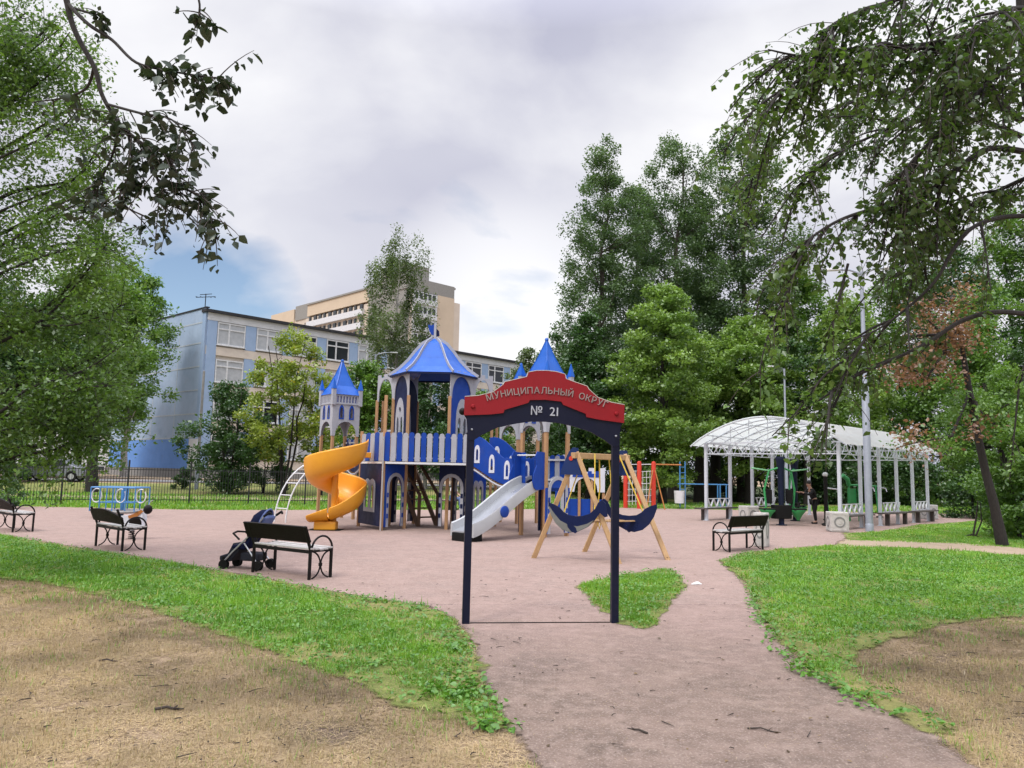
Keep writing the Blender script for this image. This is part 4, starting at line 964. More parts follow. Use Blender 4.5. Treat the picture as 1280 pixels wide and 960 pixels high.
# ------------------------------------------------------------------ park benches
def arc(c, r, a0, a1, n=10, ry_=None):
    """points of an arc in the y-z plane"""
    ry_ = ry_ or r
    return [Vector((c[0], c[1]+r*math.cos(R(a0+(a1-a0)*i/n)), c[2]+ry_*math.sin(R(a0+(a1-a0)*i/n)))) for i in range(n+1)]
def bench(label, rounded, Lb=1.36):
    t = thing('park_bench', label, 'bench', (0, 0, 0), 'black park benches'); D = .44
    for x_ in (0, Lb):
        MB().box((x_, 0, .23), (.04, .04, .46)).build('leg', 'black_metal', t, bevel=.004)
        MB().box((x_, D, .23), (.04, .04, .46)).build('leg', 'black_metal', t, bevel=.004)
        e = MB().box((x_, D/2, .445), (.036, D, .03)); r = .20
        e.tube(arc((x_, .02, .23), .195, 80, -80, 10, .21), .013, 6); e.tube(arc((x_, D-.02, .23), .195, 100, 260, 10, .21), .013, 6)
        e.box((x_, D/2, .23), (.035, .05, .05)); e.build('side_frame', 'black_metal', t, smooth=True)
        MB().tube(arc((x_, D/2+.02, .46), .215, 0, 180, 14), .017, 8).build('armrest', 'black_metal', t, smooth=True)
        MB().beam((x_, .01, .45), (x_, -.15, .84), .03, .04).build('back_support', 'black_metal', t)
    st = MB()
    for k in range(5): st.box((Lb/2, .03+k*.095, .475+.012*math.cos(k*1.4)), (Lb+.04, .085, .028))
    s_ = st.build('seat', 'seat_slats', t, bevel=.005)
    MB().box((Lb/2, -.015, .44), (Lb, .03, .05)).build('seat_rail', 'black_metal', s_); MB().box((Lb/2, D+.015, .44), (Lb, .03, .05)).build('seat_rail', 'black_metal', s_)
    d = Vector((0, -.16, .39)).normalized(); mm_ = Matrix(((1, 0, 0, 0), (0, d.z, d.y, .01), (0, -d.y, d.z, .45), (0, 0, 0, 1)))
    if rounded: o = [(-.10, .12), (-.10, .33)]+[(-.10+(Lb+.2)*i/10, .33+.085*math.sin(PI*i/10*.8+.35)-.11*(i/10)**2.5) for i in range(11)]+[(Lb+.06, .10)]
    else: o = [(-.12, .15), (-.12, .42), (Lb+.05, .42), (Lb+.05, .15)]
    bo = MB().plate(mm_, [o], .035).build('backrest', 'black_board', t, bevel=.006)
    return t
def place(o, a, b):
    o.location = (a.x, a.y, 0); o.rotation_euler = (0, 0, math.atan2(b.y-a.y, b.x-a.x)); return o
ba = bench('black park bench with a straight backrest, the stroller parked against it', False); place(ba, G(316, 716), G(391, 726.5))
bb = bench('black park bench with a rounded backrest in front of the spring rocker', True); place(bb, G(119.5, 683), G(163, 692))
bc = copy_thing(bb, (0, 0, 0), 0, 'black park bench cut by the left edge of the picture'); a_ = G(15.6, 666); b0 = G(-28, 657.5); place(bc, a_-(a_-b0).normalized()*1.36, a_)
bd_ = copy_thing(ba, (0, 0, 0), 0, 'black park bench beside the right lawn with a white bin at its far end'); q_ = G(912, 691); place(bd_, q_, q_+Vector((1.05, .87, 0)))

# ------------------------------------------------------------------ stroller
so_ = G(322, 714); st = thing('stroller', 'dark blue folding stroller with hood parked behind the near bench', 'stroller', (0, 0, 0))
for x_ in (-.40, .28):
    for y_ in (-.22, .22):
        for dy in (-.035, .035):
            w_ = MB().lathe([(.055, -.012), (.082, -.014), (.085, 0), (.082, .014), (.055, .012)], (x_, y_+dy, .085), 16, Matrix.Rotation(PI/2, 3, 'X')).build('wheel', 'rubber', st, smooth=True)
            MB().lathe([(.052, -.008), (.052, .008)], (x_, y_+dy, .085), 12, Matrix.Rotation(PI/2, 3, 'X')).build('hub', 'alu', w_)
for y_ in (-.22, .22):
    MB().tube([(-.42, y_, .12), (-.25, y_, .30), (.10, y_, .62), (.34, y_, .93), (.42, y_, .98)], .014, 8).build('side_tube', 'alu', st, smooth=True)
    MB().tube([(.28, y_, .10), (-.02, y_, .46)], .013, 8).build('rear_leg', 'alu', st, smooth=True)
    MB().tube([(.34, y_, .93), (.45, y_, 1.0), (.48, y_*.85, .97)], .022, 8).build('grip', 'rubber', st, smooth=True)
    MB().tube([(-.42, y_, .22), (-.42, y_, .10)], .02, 8).build('fork', 'rubber', st, smooth=True)
MB().plate(Matrix.Translation((0, 0, 0)), [[(-.30, .36), (-.02, .34), (.24, .80), (.18, .84), (-.06, .44), (-.28, .42)]], .40).build('seat', 'stroller_cloth', st, bevel=.03)
MB().plate(idm, [[(-.52, .14), (-.30, .13), (-.12, .34), (-.26, .46), (-.36, .27), (-.52, .22)]], .38).build('footrest', 'stroller_dark', st, bevel=.02)
mb = MB(); n = 12; arcs = []
for k in range(5):
    a = R(-12+k*30); pts = []
    for i in range(n+1):
        b1 = PI*i/n; pts.append(Vector((.22-.30*math.cos(a)*math.sin(b1)*1.0+.02, -.23*math.cos(b1), .68+.30*math.sin(a)*math.sin(b1)+.0+.02*k)))
    arcs.append(pts)
mb.add([q for p_ in arcs for q in p_], [(k*(n+1)+i, k*(n+1)+i+1, (k+1)*(n+1)+i+1, (k+1)*(n+1)+i) for k in range(4) for i in range(n)])
hd = mb.build('hood', 'stroller_cloth', st, smooth=True); hd.modifiers.new('thickness', 'SOLIDIFY').thickness = .012
MB().tube(arcs[4], .016, 6).build('hood_trim', 'stroller_blue', hd, smooth=True)
MB().plate(idm, [[(.20, .62), (.36, .90), (.30, .95), (.16, .72)]], .36).build('back_panel', 'stroller_blue', st, bevel=.02)
MB().tube([(-.12, -.22, .52), (-.26, -.20, .62), (-.30, 0, .64), (-.26, .20, .62), (-.12, .22, .52)], .018, 8).build('bumper_bar', 'rubber', st, smooth=True)
MB().box((.06, 0, .22), (.36, .34, .14)).build('basket', 'stroller_dark', st, bevel=.03)
st.location = so_+Vector((-.22, .28, 0)); st.rotation_euler = (0, 0, R(-12)); st.scale = (.94, .95, .98)

# ------------------------------------------------------------------ spring rocker behind the second bench
q = G(165, 681); q.y += 1.2; q.x = P(165, 660, q.y).x
rk = thing('spring_rocker', 'spring rocker with black head, orange back and white hoops behind the rounded bench', 'spring rocker', q)
mq = Matrix.Translation(q)
MB().tube([q+Vector((.09*math.cos(t), .09*math.sin(t), .02+.30*t/(2*PI*5))) for t in np.linspace(0, 2*PI*5, 70)], .016, 6).build('spring', 'black_metal', rk, smooth=True)
for y_ in (-.16, .16):
    MB().plate(shift(mq, y_), [[(-.52, .62), (-.42, .80), (-.2, .86), (.05, .82), (.16, .92), (.30, .98), (.40, .92), (.42, .70), (.36, .45), (.22, .34), (-.2, .32), (-.42, .42)]], .02).build('body_board', 'white_panel', rk, bevel=.004)
    MB().plate(shift(mq, y_-.02 if y_ < 0 else y_+.02), [[(-.08, .84), (.10, .90), (.36, 1.06), (.42, .98), (.20, .78), (-.05, .74)]], .015).build('stripe_board', 'orange_paint', rk)
    MB().plate(shift(mq, y_+(-.018 if y_ < 0 else .018)), [[(.18+.22*math.cos(t), .56+.25*math.sin(t)) for t in np.linspace(0, PI, 12)]+[(-.04, .36), (.40, .36)]], .012).build('wing_board', 'black_board', rk)
hdk = MB().ball(q+Vector((.50, 0, 1.06)), (.15, .15, .17), 14).build('head', 'black_metal', rk, smooth=True)
for y_ in (-.10, .10): MB().tube([q+Vector((.46, y_, 1.18)), q+Vector((.50, y_*1.5, 1.34)), q+Vector((.58, y_*1.6, 1.38))], .012, 6).build('feeler', 'alu', hdk, smooth=True)
MB().tube([q+Vector((.22, -.28, .98)), q+Vector((.22, .28, .98))], .016, 8).build('handlebar', 'black_metal', rk, smooth=True)
MB().box(q+Vector((-.18, 0, .60)), (.36, .30, .03)).build('seat', 'orange_paint', rk, bevel=.006); rk.scale = (.68, .68, .66)

# ------------------------------------------------------------------ blue merry-go-round further back
q = P(150, 630, 25.6); q.z = 0
mg = thing('merry_go_round', 'blue tubular merry-go-round with pale curved seats in front of the fence', 'carousel', q)
MB().lathe([(.75, .16), (.78, .18), (.78, .22), (.75, .24)], q, 28).build('platform', 'concrete_grey', mg, smooth=True)
MB().tube([q+Vector((.08, 0, 0)), q+Vector((.08, 0, .98))], .06, 12).build('column', 'sky_blue_paint', mg, smooth=True)
for x0, x1 in ((-.72, .72),):
    for y_ in (-.5, .5): MB().tube([q+Vector((x0, y_, .98)), q+Vector((x1, y_, .98))], .024, 8).build('top_rail', 'sky_blue_paint', mg, smooth=True)
    for x_ in (x0, x1): MB().tube([q+Vector((x_, -.5, .98)), q+Vector((x_, .5, .98))], .024, 8).build('top_rail', 'sky_blue_paint', mg, smooth=True)
for x_ in (-.72, -.42, .0, .42, .72):
    for y_ in (-.5, .5): MB().tube([q+Vector((x_, y_, .98)), q+Vector((x_, y_, .22))], .02, 8).build('upright', 'sky_blue_paint', mg, smooth=True)
for x_ in (-.58, .2, .86): MB().tube([q+Vector((x_+.16*math.cos(t), -.40, .72+.22*math.sin(t))) for t in np.linspace(R(70), R(400), 18)], .018, 6).build('seat_hoop', 'white_paint', mg, smooth=True)
for y_ in (-.3, .3): MB().box(q+Vector((0, y_, .50)), (1.2, .22, .03)).build('seat', 'sky_blue_paint', mg, bevel=.005)

# ------------------------------------------------------------------ black bar fence along the back of the playground
fp = []; A = Vector((-23.5, 30.9)); B = Vector((-.2, 39.6)); nf = 10
fe = thing('bar_fence', 'low black bar fence running along the back of the playground', 'fence', (A.x, A.y, 0))
for i in range(nf+1):
    q = A.lerp(B, i/nf); MB().box((q.x, q.y, .95+H(q.x, q.y)), (.055, .055, 1.95)).build('post', 'fence_black', fe)
    if i < nf:
        r_ = A.lerp(B, (i+1)/nf); mb = MB()
        for z in (.22, 1.52): mb.beam((q.x, q.y, z+H(q.x, q.y)), (r_.x, r_.y, z+H(r_.x, r_.y)), .022, .03)
        for k in range(1, 22):
            s_ = q.lerp(r_, k/22); h = H(s_.x, s_.y); mb.beam((s_.x, s_.y, .12+h), (s_.x, s_.y, 1.60+h), .016)
        mb.build('bar_panel', 'fence_black', fe)

# ------------------------------------------------------------------ steel canopy with arched sheet roof
PX = Vector((1, 1, 0)).normalized(); PY = Vector((-1, 1, 0)).normalized(); P0 = Vector((11.5, 27.0, 0)); LW = 5.25; LL = 9.4; EH = 3.05
PM = Matrix(((PX.x, PY.x, 0, P0.x), (PX.y, PY.y, 0, P0.y), (0, 0, 1, 0), (0, 0, 0, 1)))     # local x along the length, y across
pv = thing('canopy_shelter', 'white steel canopy with arched translucent roof over the exercise machines', 'canopy', P0)
for k in range(6):
    for y_ in (0, LW):
        c_ = MB().box(PM @ Vector((k*1.88, y_, EH/2)), (.11, .11, EH), PM.to_3x3()).build('column', 'pav_steel', pv, bevel=.006)
        MB().box(PM @ Vector((k*1.88, y_, .01)), (.2, .2, .02), PM.to_3x3()).build('base_plate', 'pav_steel', c_)
def truss(a, b, n, h=.42):
    mb = MB(); a = Vector(a); b = Vector(b); dz = Vector((0, 0, -h))
    mb.beam(PM @ a, PM @ b, .05); mb.beam(PM @ (a+dz), PM @ (b+dz), .04)
    for i in range(n):
        q = a.lerp(b, i/n); r_ = a.lerp(b, (i+1)/n); m__ = a.lerp(b, (i+.5)/n)
        mb.beam(PM @ q, PM @ (m__+dz), .026); mb.beam(PM @ (m__+dz), PM @ r_, .026)
    mb.build('truss', 'pav_steel', pv)
truss((0, 0, EH), (LL, 0, EH), 15); truss((0, LW, EH), (LL, LW, EH), 15); truss((0, 0, EH), (0, LW, EH), 8); truss((LL, 0, EH), (LL, LW, EH), 8)
NA = 16; ov = .45
def ach(t): return Vector((0, -ov+(LW+2*ov)*t, EH-.12+1.08*math.sin(PI*t)**.85))
for k in range(11):
    x_ = -.4+(LL+.6)*k/10; mb = MB()
    mb.tube([PM @ (ach(i/NA)+Vector((x_, 0, -.03))) for i in range(NA+1)], .025, 6).build('roof_arch', 'pav_steel', pv, smooth=True)
mb = MB()
for t in (.12, .3, .5, .7, .88): mb.beam(PM @ (ach(t)+Vector((-.4, 0, -.05))), PM @ (ach(t)+Vector((LL+.4, 0, -.05))), .03)
mb.build('purlin', 'pav_steel', pv)
for k in range(5):
    mb = MB(); a = Vector((k*1.88, 0, EH)); 
    for s, e in (((0, 0), (2, .5)), ((2, .5), (0, 1))):
        pts = []
        for i in range(9):
            u = i/8; pts.append(PM @ (ach(s[1]+(e[1]-s[1])*u)+Vector((k*1.88+s[0]*.94+(e[0]-s[0])*u*.94, 0, -.07))))
        mb.tube(pts, .016, 5)
    mb.build('brace', 'pav_steel', pv)
for x_ in (0, LL):
    mb = MB()
    for i in range(1, 8):
        t = i/8; q = ach(t); mb.beam(PM @ Vector((x_, q.y, EH)), PM @ Vector((x_, q.y, q.z-.03)), .022)
        if i < 7: q2 = ach((i+1)/8); mb.beam(PM @ Vector((x_, q.y, EH)), PM @ Vector((x_, q2.y, q2.z-.03)), .018)
    mb.build('gable_truss', 'pav_steel', pv)
mb = MB(); NX = 10
vs = [PM @ (ach(i/NA)+Vector((-.45+(LL+.7)*j/NX, 0, .012))) for j in range(NX+1) for i in range(NA+1)]
mb.add(vs, [(j*(NA+1)+i, j*(NA+1)+i+1, (j+1)*(NA+1)+i+1, (j+1)*(NA+1)+i) for j in range(NX) for i in range(NA)])
rs = mb.build('roof_sheet', 'roof_sheet', pv, smooth=True)
def pav_bench(x0, x1, y_, out, label):
    c = PM @ Vector(((x0+x1)/2, y_, 0)); t = thing('canopy_bench', label, 'bench', c, 'plank benches between the canopy columns')
    e = .35
    MB().box(PM @ Vector(((x0+x1)/2, y_+out*.12, .475)), (x1-x0+2*e, .42, .05), PM.to_3x3()).build('seat', 'bench_plank', t, bevel=.006)
    for x_ in (x0+.05, x1-.02): MB().box(PM @ Vector((x_, y_+out*.16, .22)), (.14, .14, .45), PM.to_3x3()).build('leg', 'bench_plank', t, bevel=.005)
    n = 4; zz = MB(); w_ = (x1-x0-.2)/n
    zz.beam(PM @ Vector((x0+.06, y_, .52)), PM @ Vector((x1-.06, y_, .52)), .03); zz.beam(PM @ Vector((x0+.06, y_, .86)), PM @ Vector((x1-.06, y_, .86)), .03)
    for i in range(n):
        a = x0+.1+i*w_; zz.beam(PM @ Vector((a, y_, .86)), PM @ Vector((a+w_/2, y_, .52)), .045); zz.beam(PM @ Vector((a+w_/2, y_, .52)), PM @ Vector((a+w_, y_, .86)), .045)
    zz.build('zigzag_back', 'white_paint', t)
pav_bench(0, 2, LW, 1, 'dark plank bench with zigzag back at the near left column of the canopy')
pav_bench(4, 6, LW, 1, 'dark plank bench with zigzag back behind the leftmost green exercise seat')
pav_bench(0, 2, 0, -1, 'dark plank bench with zigzag back beside the white bin with a ring mark')
pav_bench(4, 6, 0, -1, 'dark plank bench with zigzag back just right of the thick lamp post')
pav_bench(7.5, 9.4, 0, -1, 'dark plank bench with zigzag back at the far right end of the canopy')

# ------------------------------------------------------------------ bins
def bin_(q, rz, label, s=1.0, h=.66, src=[None]):
    if src[0] is None:
        t = thing('concrete_bin', label, 'bin', (0, 0, 0), 'square concrete litter bins')
        outer = MB().plate(idm @ flatm, [rect(-.30, -.30, .30, .30), list(reversed(rect(-.24, -.24, .24, .24)))], .66)
        for v in outer.v: v.z += .35
        bo = outer.build('body', 'concrete_white', t, bevel=.02)
        MB().box((0, 0, .03), (.52, .52, .04)).build('base', 'concrete_white', t)
        MB().box((0, 0, .40), (.475, .475, .03)).build('liner', 'rubber', t)
        for k in range(4):
            rm = Matrix.Rotation(k*PI/2, 4, 'Z'); fm = rm @ Matrix.Translation((0, -.306, 0))
            rg = [[(.18*math.cos(a), .35+.18*math.sin(a)) for a in np.linspace(0, 2*PI, 25)[:-1]], [(.135*math.cos(a), .35+.135*math.sin(a)) for a in np.linspace(0, 2*PI, 25)[:-1]]]
            e = MB().plate(fm, rg, .014).build('ring', 'emblem_grey', bo); MB().plate(fm, [[(.07*math.cos(a), .35+.07*math.sin(a)) for a in np.linspace(0, 2*PI, 17)[:-1]]], .014).build('boss', 'concrete_white', bo)
            MB().plate(fm, [rect(-.25, .07, .25, .63), rect(-.22, .10, .22, .60)], .010).build('border', 'concrete_white', bo)
        src[0] = t; o = t
    else: o = copy_thing(src[0], (0, 0, 0), 0, label)
    o.location = (q.x, q.y, 0); o.rotation_euler = (0, 0, rz); o.scale = (s, s, h/.68); return o
bin_(G(1047, 665), R(-8), 'square white concrete bin with a ring mark left of the thick lamp post', .98, .66)
bin_(G(952, 684), R(55), 'square white concrete bin tucked behind the right park bench', .52, .86)
q = P(936, 640, 29.5); bin_(q, R(20), 'square white concrete bin at the left front of the canopy', .9, .66)
q = P(1161, 640, 35.5); bin_(q, R(20), 'square grey bin under the far right end of the canopy', .9, .66)
q = P(849, 622, 41.0); 
wb = thing('litter_bin', 'small white litter bin beside the blue climbing ladder', 'bin', (q.x, q.y, 0)); MB().lathe([(.24, .30), (.28, .95), (.25, .95), (.22, .4)], (q.x, q.y, 0), 16).build('body', 'white_paint', wb, smooth=True); MB().tube([(q.x+.3, q.y, 0), (q.x+.3, q.y, .98)], .025, 8).build('stand', 'galvanised', wb, smooth=True)

# ------------------------------------------------------------------ outdoor exercise machines
def machine(q, label, kind, rz=0, arm=1):
    t = thing('exercise_machine', label, 'fitness machine', (0, 0, 0), 'green and black exercise machines under the canopy')
    if kind == 'press':
        MB().lathe([(.20, 0), (.20, .04), (.10, .06), (.10, .9), (.12, 2.0), (.16, 2.35), (.19, 2.45), (.17, 2.52)], (0, 0, 0), 18).build('pillar', 'dark_blue_paint', t, smooth=True)
        for s in (-1, 1):
            MB().tube([(s*.12, 0, 2.1), (s*.45, .05, 2.0), (s*.62, .1, 1.3), (s*.55, .1, .7), (s*.75, .1, .42)], .04, 8).build('arm', 'green_paint', t, smooth=True)
            MB().tube([(s*.45, .05, 2.0), (s*1.15, .05, 2.08)], .03, 8).build('handle', 'pale_green_paint', t, smooth=True)
            MB().lathe([(.05, .12), (.16, .32), (.28, .46), (.28, .50)], (s*.62, -.1, .08), 14).build('seat', 'green_paint', t, smooth=True)
            MB().box((s*.62, -.1, .60), (.5, .42, .06)).build('cushion', 'rubber', t, bevel=.02)
            MB().box((s*.42, .12, 1.05), (.06, .36, .52)).build('back_pad', 'rubber', t, bevel=.02)
        MB().box((0, 0, .5), (.7, .3, .5)).build('weight_box', 'rubber', t, bevel=.03)
    elif kind == 'walker':
        for s in (-1, 1):
            MB().tube([(s*.36, 0, 0), (s*.36, 0, 1.85)], .06, 10).build('post', 'black_metal', t, smooth=True)
            MB().tube([(s*.36, 0, 1.4), (s*.36, -.4, 1.36), (s*.36, -.46, 1.2)], .025, 8).build('handle', 'alu', t, smooth=True)
            MB().tube([(s*.16, 0, 1.45), (s*.16, -.1, .25)], .03, 8).build('swing_leg', 'green_paint', t, smooth=True)
            MB().box((s*.16, -.1, .22), (.16, .40, .04)).build('pedal', 'rubber', t, bevel=.008)
            MB().ball((s*.36, 0, 1.9), .09, 10).build('cap', 'white_paint', t, smooth=True)
            MB().lathe([(.16, 0), (.16, .05), (.07, .08)], (s*.36, 0, 0), 12).build('foot', 'black_metal', t, smooth=True)
        MB().tube([(-.36, 0, 1.45), (.36, 0, 1.45)], .03, 8).build('axle', 'green_paint', t, smooth=True)
    else:
        for s in (-1, 1):
            MB().tube([(s*.22, 0, .0), (s*.22, 0, 1.5)], .04, 8).build('post', 'green_paint', t, smooth=True)
        MB().tube([(-.22, 0, 1.5), (-.35, -.1, 1.75), (-.6, -.15, 1.9)], .09, 10).build('shade_arm', 'green_paint', t, smooth=True)
        MB().box((0, 0, .55), (.6, .45, .05)).build('seat', 'green_paint', t, bevel=.012); MB().box((0, .14, 1.05), (.4, .05, .6)).build('back_pad', 'green_paint', t, bevel=.012)
        MB().tube([(-.22, 0, 1.5), (.22, 0, 1.5)], .04, 8).build('cross_bar', 'green_paint', t, smooth=True)
    t.location = (q.x, q.y, 0); t.rotation_euler = (0, 0, rz); return t
machine(G(977, 657), 'green twin press machine around a thick dark pillar under the canopy front', 'press', R(12))
q = P(994, 640, 31.8); machine(q, 'green twin press machine standing behind the thick dark pillar', 'press', R(60))
machine(G(1033, 657), 'black twin-post air walker machine beside the person in black', 'walker', R(70))
q = P(1068, 640, 32.5); machine(q, 'green seat machine with curved arm behind the bin with a ring mark', 'seat', R(10))
q = P(1092, 640, 36); machine(q, 'green and black air walker machine at the back of the canopy', 'walker', R(20))

# ------------------------------------------------------------------ people
def skin(name, pts, edges, mt, parent, sub=2, root=0):
    import bmesh
    bm = bmesh.new(); ly = bm.verts.layers.skin.verify(); vv = [bm.verts.new(p_[0]) for p_ in pts]
    for a, b in edges: bm.edges.new((vv[a], vv[b]))
    for v, p_ in zip(vv, pts): r = p_[1]; v[ly].radius = r if isinstance(r, tuple) else (r, r)
    vv[root][ly].use_root = True
    me = bpy.data.meshes.new(name); bm.to_mesh(me); bm.free(); me.materials.append(M[mt])
    o = bpy.data.objects.new(name, me); COL.objects.link(o); o.parent = parent
    sk = o.modifiers.new('skin', 'SKIN'); sk.use_smooth_shade = True; sb = o.modifiers.new('sub', 'SUBSURF'); sb.levels = sub; sb.render_levels = sub; return o
def hand(base, d, side, n_):   # palm and five fingers as chains for one skin mesh: returns points, edges (offset from given index)
    pts = []; ed = []; d = Vector(d).normalized(); side = Vector(side).normalized(); dn = d.cross(side)
    for k, (o, L) in enumerate(((-.030, .070), (-.010, .082), (.011, .077), (.030, .060))):
        r0 = base+d*.075+side*o; pts += [(r0, .0095), (r0+d*L*.5+dn*.012, .009), (r0+d*L*.85+dn*.035, .008)]
    t0 = base+d*.025-side*.035; pts += [(t0, .011), (t0+d*.035-side*.022, .010), (t0+d*.062-side*.022+dn*.015, .009)]
    for k in range(5): i = n_+3*k; ed += [(n_-1, i), (i, i+1), (i+1, i+2)]
    return pts, ed
def person(label, J, loc, rz, top_m, leg_m, hair_m, sleeves=True):
    t = thing('person', label, 'person', (0, 0, 0)); V_ = Vector
    pel = V_(J['pelvis']); nk = V_(J['neck']); hdv = V_(J['head']); che = pel.lerp(nk, .68); wst = pel.lerp(nk, .30)
    pts = [(pel, (.135, .10)), (wst, (.115, .09)), (che, (.14, .10)), (nk, .052), (hdv+V_((0, 0, -.03)), (.072, .085)), (hdv+V_((0, 0, .07)), (.075, .09))]
    ed = [(0, 1), (1, 2), (2, 3), (3, 4), (4, 5)]; out = {}
    for s in ('l', 'r'):
        sh, el, wr = V_(J['sh'+s]), V_(J['el'+s]), V_(J['wr'+s]); i = len(pts); pts += [(sh, .055), (el, .040), (wr, .027)]; ed += [(2, i), (i, i+1), (i+1, i+2)]
        d = (wr-el).normalized(); sd_ = d.cross(V_((0, 0, 1))); sd_ = sd_.normalized() if sd_.length > .1 else V_((0, 1, 0)); i2 = len(pts)
        pts.append((wr+d*.045, (.036, .016))); ed.append((i+2, i2)); hp_, he = hand(wr, d, sd_, len(pts)); pts += hp_; ed += he
        hip, kn, an = V_(J['hip'+s]), V_(J['kn'+s]), V_(J['an'+s]); i = len(pts); fw = V_(J.get('fw'+s, J['fw'])).normalized()
        pts += [(hip, .088), (kn, .058), (an, .038), (an+fw*.15+V_((0, 0, -.045)), .032)]; ed += [(0, i), (i, i+1), (i+1, i+2), (i+2, i+3)]
    body = skin('body', pts, ed, 'skin', t)
    tp = [(pel, (.15, .118)), (wst, (.135, .11)), (che, (.165, .125)), (nk-V_((0, 0, .03)), (.075, .07))]; te = [(0, 1), (1, 2), (2, 3)]
    for s in ('l', 'r'):
        sh, el, wr = V_(J['sh'+s]), V_(J['el'+s]), V_(J['wr'+s]); i = len(tp)
        if sleeves: tp += [(sh, .072), (el, .056), (wr.lerp(el, .12), .042)]; te += [(2, i), (i, i+1), (i+1, i+2)]
        else: tp += [(sh, .072), (sh.lerp(el, .65), .062)]; te += [(2, i), (i, i+1)]
    skin('jacket' if sleeves else 'shirt', tp, te, top_m, t)
    lp = [(pel, (.152, .12))]; le = []
    for s in ('l', 'r'):
        hip, kn, an = V_(J['hip'+s]), V_(J['kn'+s]), V_(J['an'+s]); i = len(lp); lp += [(hip, .098), (kn, .070), (an+V_((0, 0, .02)), .056)]; le += [(0, i), (i, i+1), (i+1, i+2)]
    skin('trousers', lp, le, leg_m, t)
    for s in ('l', 'r'):
        an = V_(J['an'+s]); fw = V_(J.get('fw'+s, J['fw'])).normalized()
        skin('shoe', [(an-fw*.06+V_((0, 0, -.04)), .045), (an+fw*.06+V_((0, 0, -.042)), .046), (an+fw*.19+V_((0, 0, -.052)), .036)], [(0, 1), (1, 2)], 'cloth_black' if leg_m == 'cloth_black' else 'white_paint', t)
    hf = V_(J['look']).normalized(); hs = V_((0, 0, 1)).cross(hf).normalized(); hm_ = Matrix((hf, hs, V_((0, 0, 1)))).transposed()
    c = hdv+V_((0, 0, .03)); hr = MB()
    for a in range(9):
        pass
    hr.ball(c+hf*-.028+V_((0, 0, .045)), (.095, .092, .105), 14, hm_).ball(c-hf*.055+V_((0, 0, -.03)), (.06, .08, .085), 12, hm_); hr.build('hair', hair_m, t, smooth=True, world=False)
    fc_ = MB(); fc_.ball(c+hf*.094+V_((0, 0, -.028)), (.022, .014, .024), 8, hm_)
    for s in (-1, 1): fc_.ball(c+hs*s*.083+V_((0, 0, -.015)), (.018, .010, .03), 8, hm_)
    fc_.build('nose_and_ears', 'skin', body, smooth=True, world=False)
    for s in (-1, 1): MB().ball(c+hf*.082+hs*s*.031+V_((0, 0, .004)), (.008, .013, .007), 8, hm_).build('eye', 'hair_black', body, smooth=True, world=False)
    MB().ball(c+hf*.082+V_((0, 0, -.068)), (.007, .024, .006), 8, hm_).build('mouth', 'sign_red', body, smooth=True, world=False)
    t.location = loc; t.rotation_euler = (0, 0, rz); return t
# standing, leaning with both forearms on a machine bar to the left
q = G(1018, 655)
person('person in black clothes leaning forward on a green exercise machine', dict(pelvis=(.02, 0, .90), neck=(-.14, 0, 1.36), head=(-.20, 0, 1.50), shl=(-.10, -.19, 1.30), shr=(-.10, .19, 1.30), ell=(-.30, -.26, 1.12), elr=(-.32, .22, 1.12),
    wrl=(-.52, -.16, 1.20), wrr=(-.54, .12, 1.20), hipl=(.03, -.09, .86), hipr=(.03, .09, .86), knl=(-.03, -.10, .48), knr=(.06, .10, .48), anl=(.02, -.10, .09), anr=(.12, .11, .09), fw=(-1, 0, 0), look=(-1, -.35, 0)), (q.x, q.y, 0), R(6), 'cloth_black', 'cloth_black', 'hair_black')
q = P(566, 620, 35.0)
person('person in a white top and jeans sitting on a plain bench beyond the castle', dict(pelvis=(0, 0, .53), neck=(.04, 0, 1.02), head=(.07, 0, 1.17), shl=(.03, -.18, .96), shr=(.03, .18, .96), ell=(.10, -.24, .72), elr=(.10, .24, .72),
    wrl=(.32, -.14, .62), wrr=(.32, .14, .62), hipl=(.05, -.09, .53), hipr=(.05, .09, .53), knl=(.46, -.11, .52), knr=(.46, .11, .52), anl=(.50, -.11, .09), anr=(.52, .11, .09), fw=(1, 0, 0), look=(1, -.4, -.1)), (q.x, q.y, 0), R(-30), 'cloth_white', 'jeans', 'hair_black', False)
pb = thing('plain_bench', 'plain dark bench beyond the castle, the person in white sitting on it', 'bench', (q.x, q.y, 0))
rz_ = Matrix.Rotation(R(-30), 4, 'Z')
for x_ in (-.12, .05, .22): MB().box(q*Vector((1, 1, 0)) if False else Vector((q.x, q.y, 0))+(rz_ @ Vector((x_-.02, .25, .42))), (.14, 1.5, .04), rz_.to_3x3()).build('seat_slat', 'bench_plank', pb)
for y_ in (-.35, .85): MB().box(Vector((q.x, q.y, 0))+(rz_ @ Vector((.02, y_, .20))), (.36, .06, .40), rz_.to_3x3()).build('leg', 'black_metal', pb)

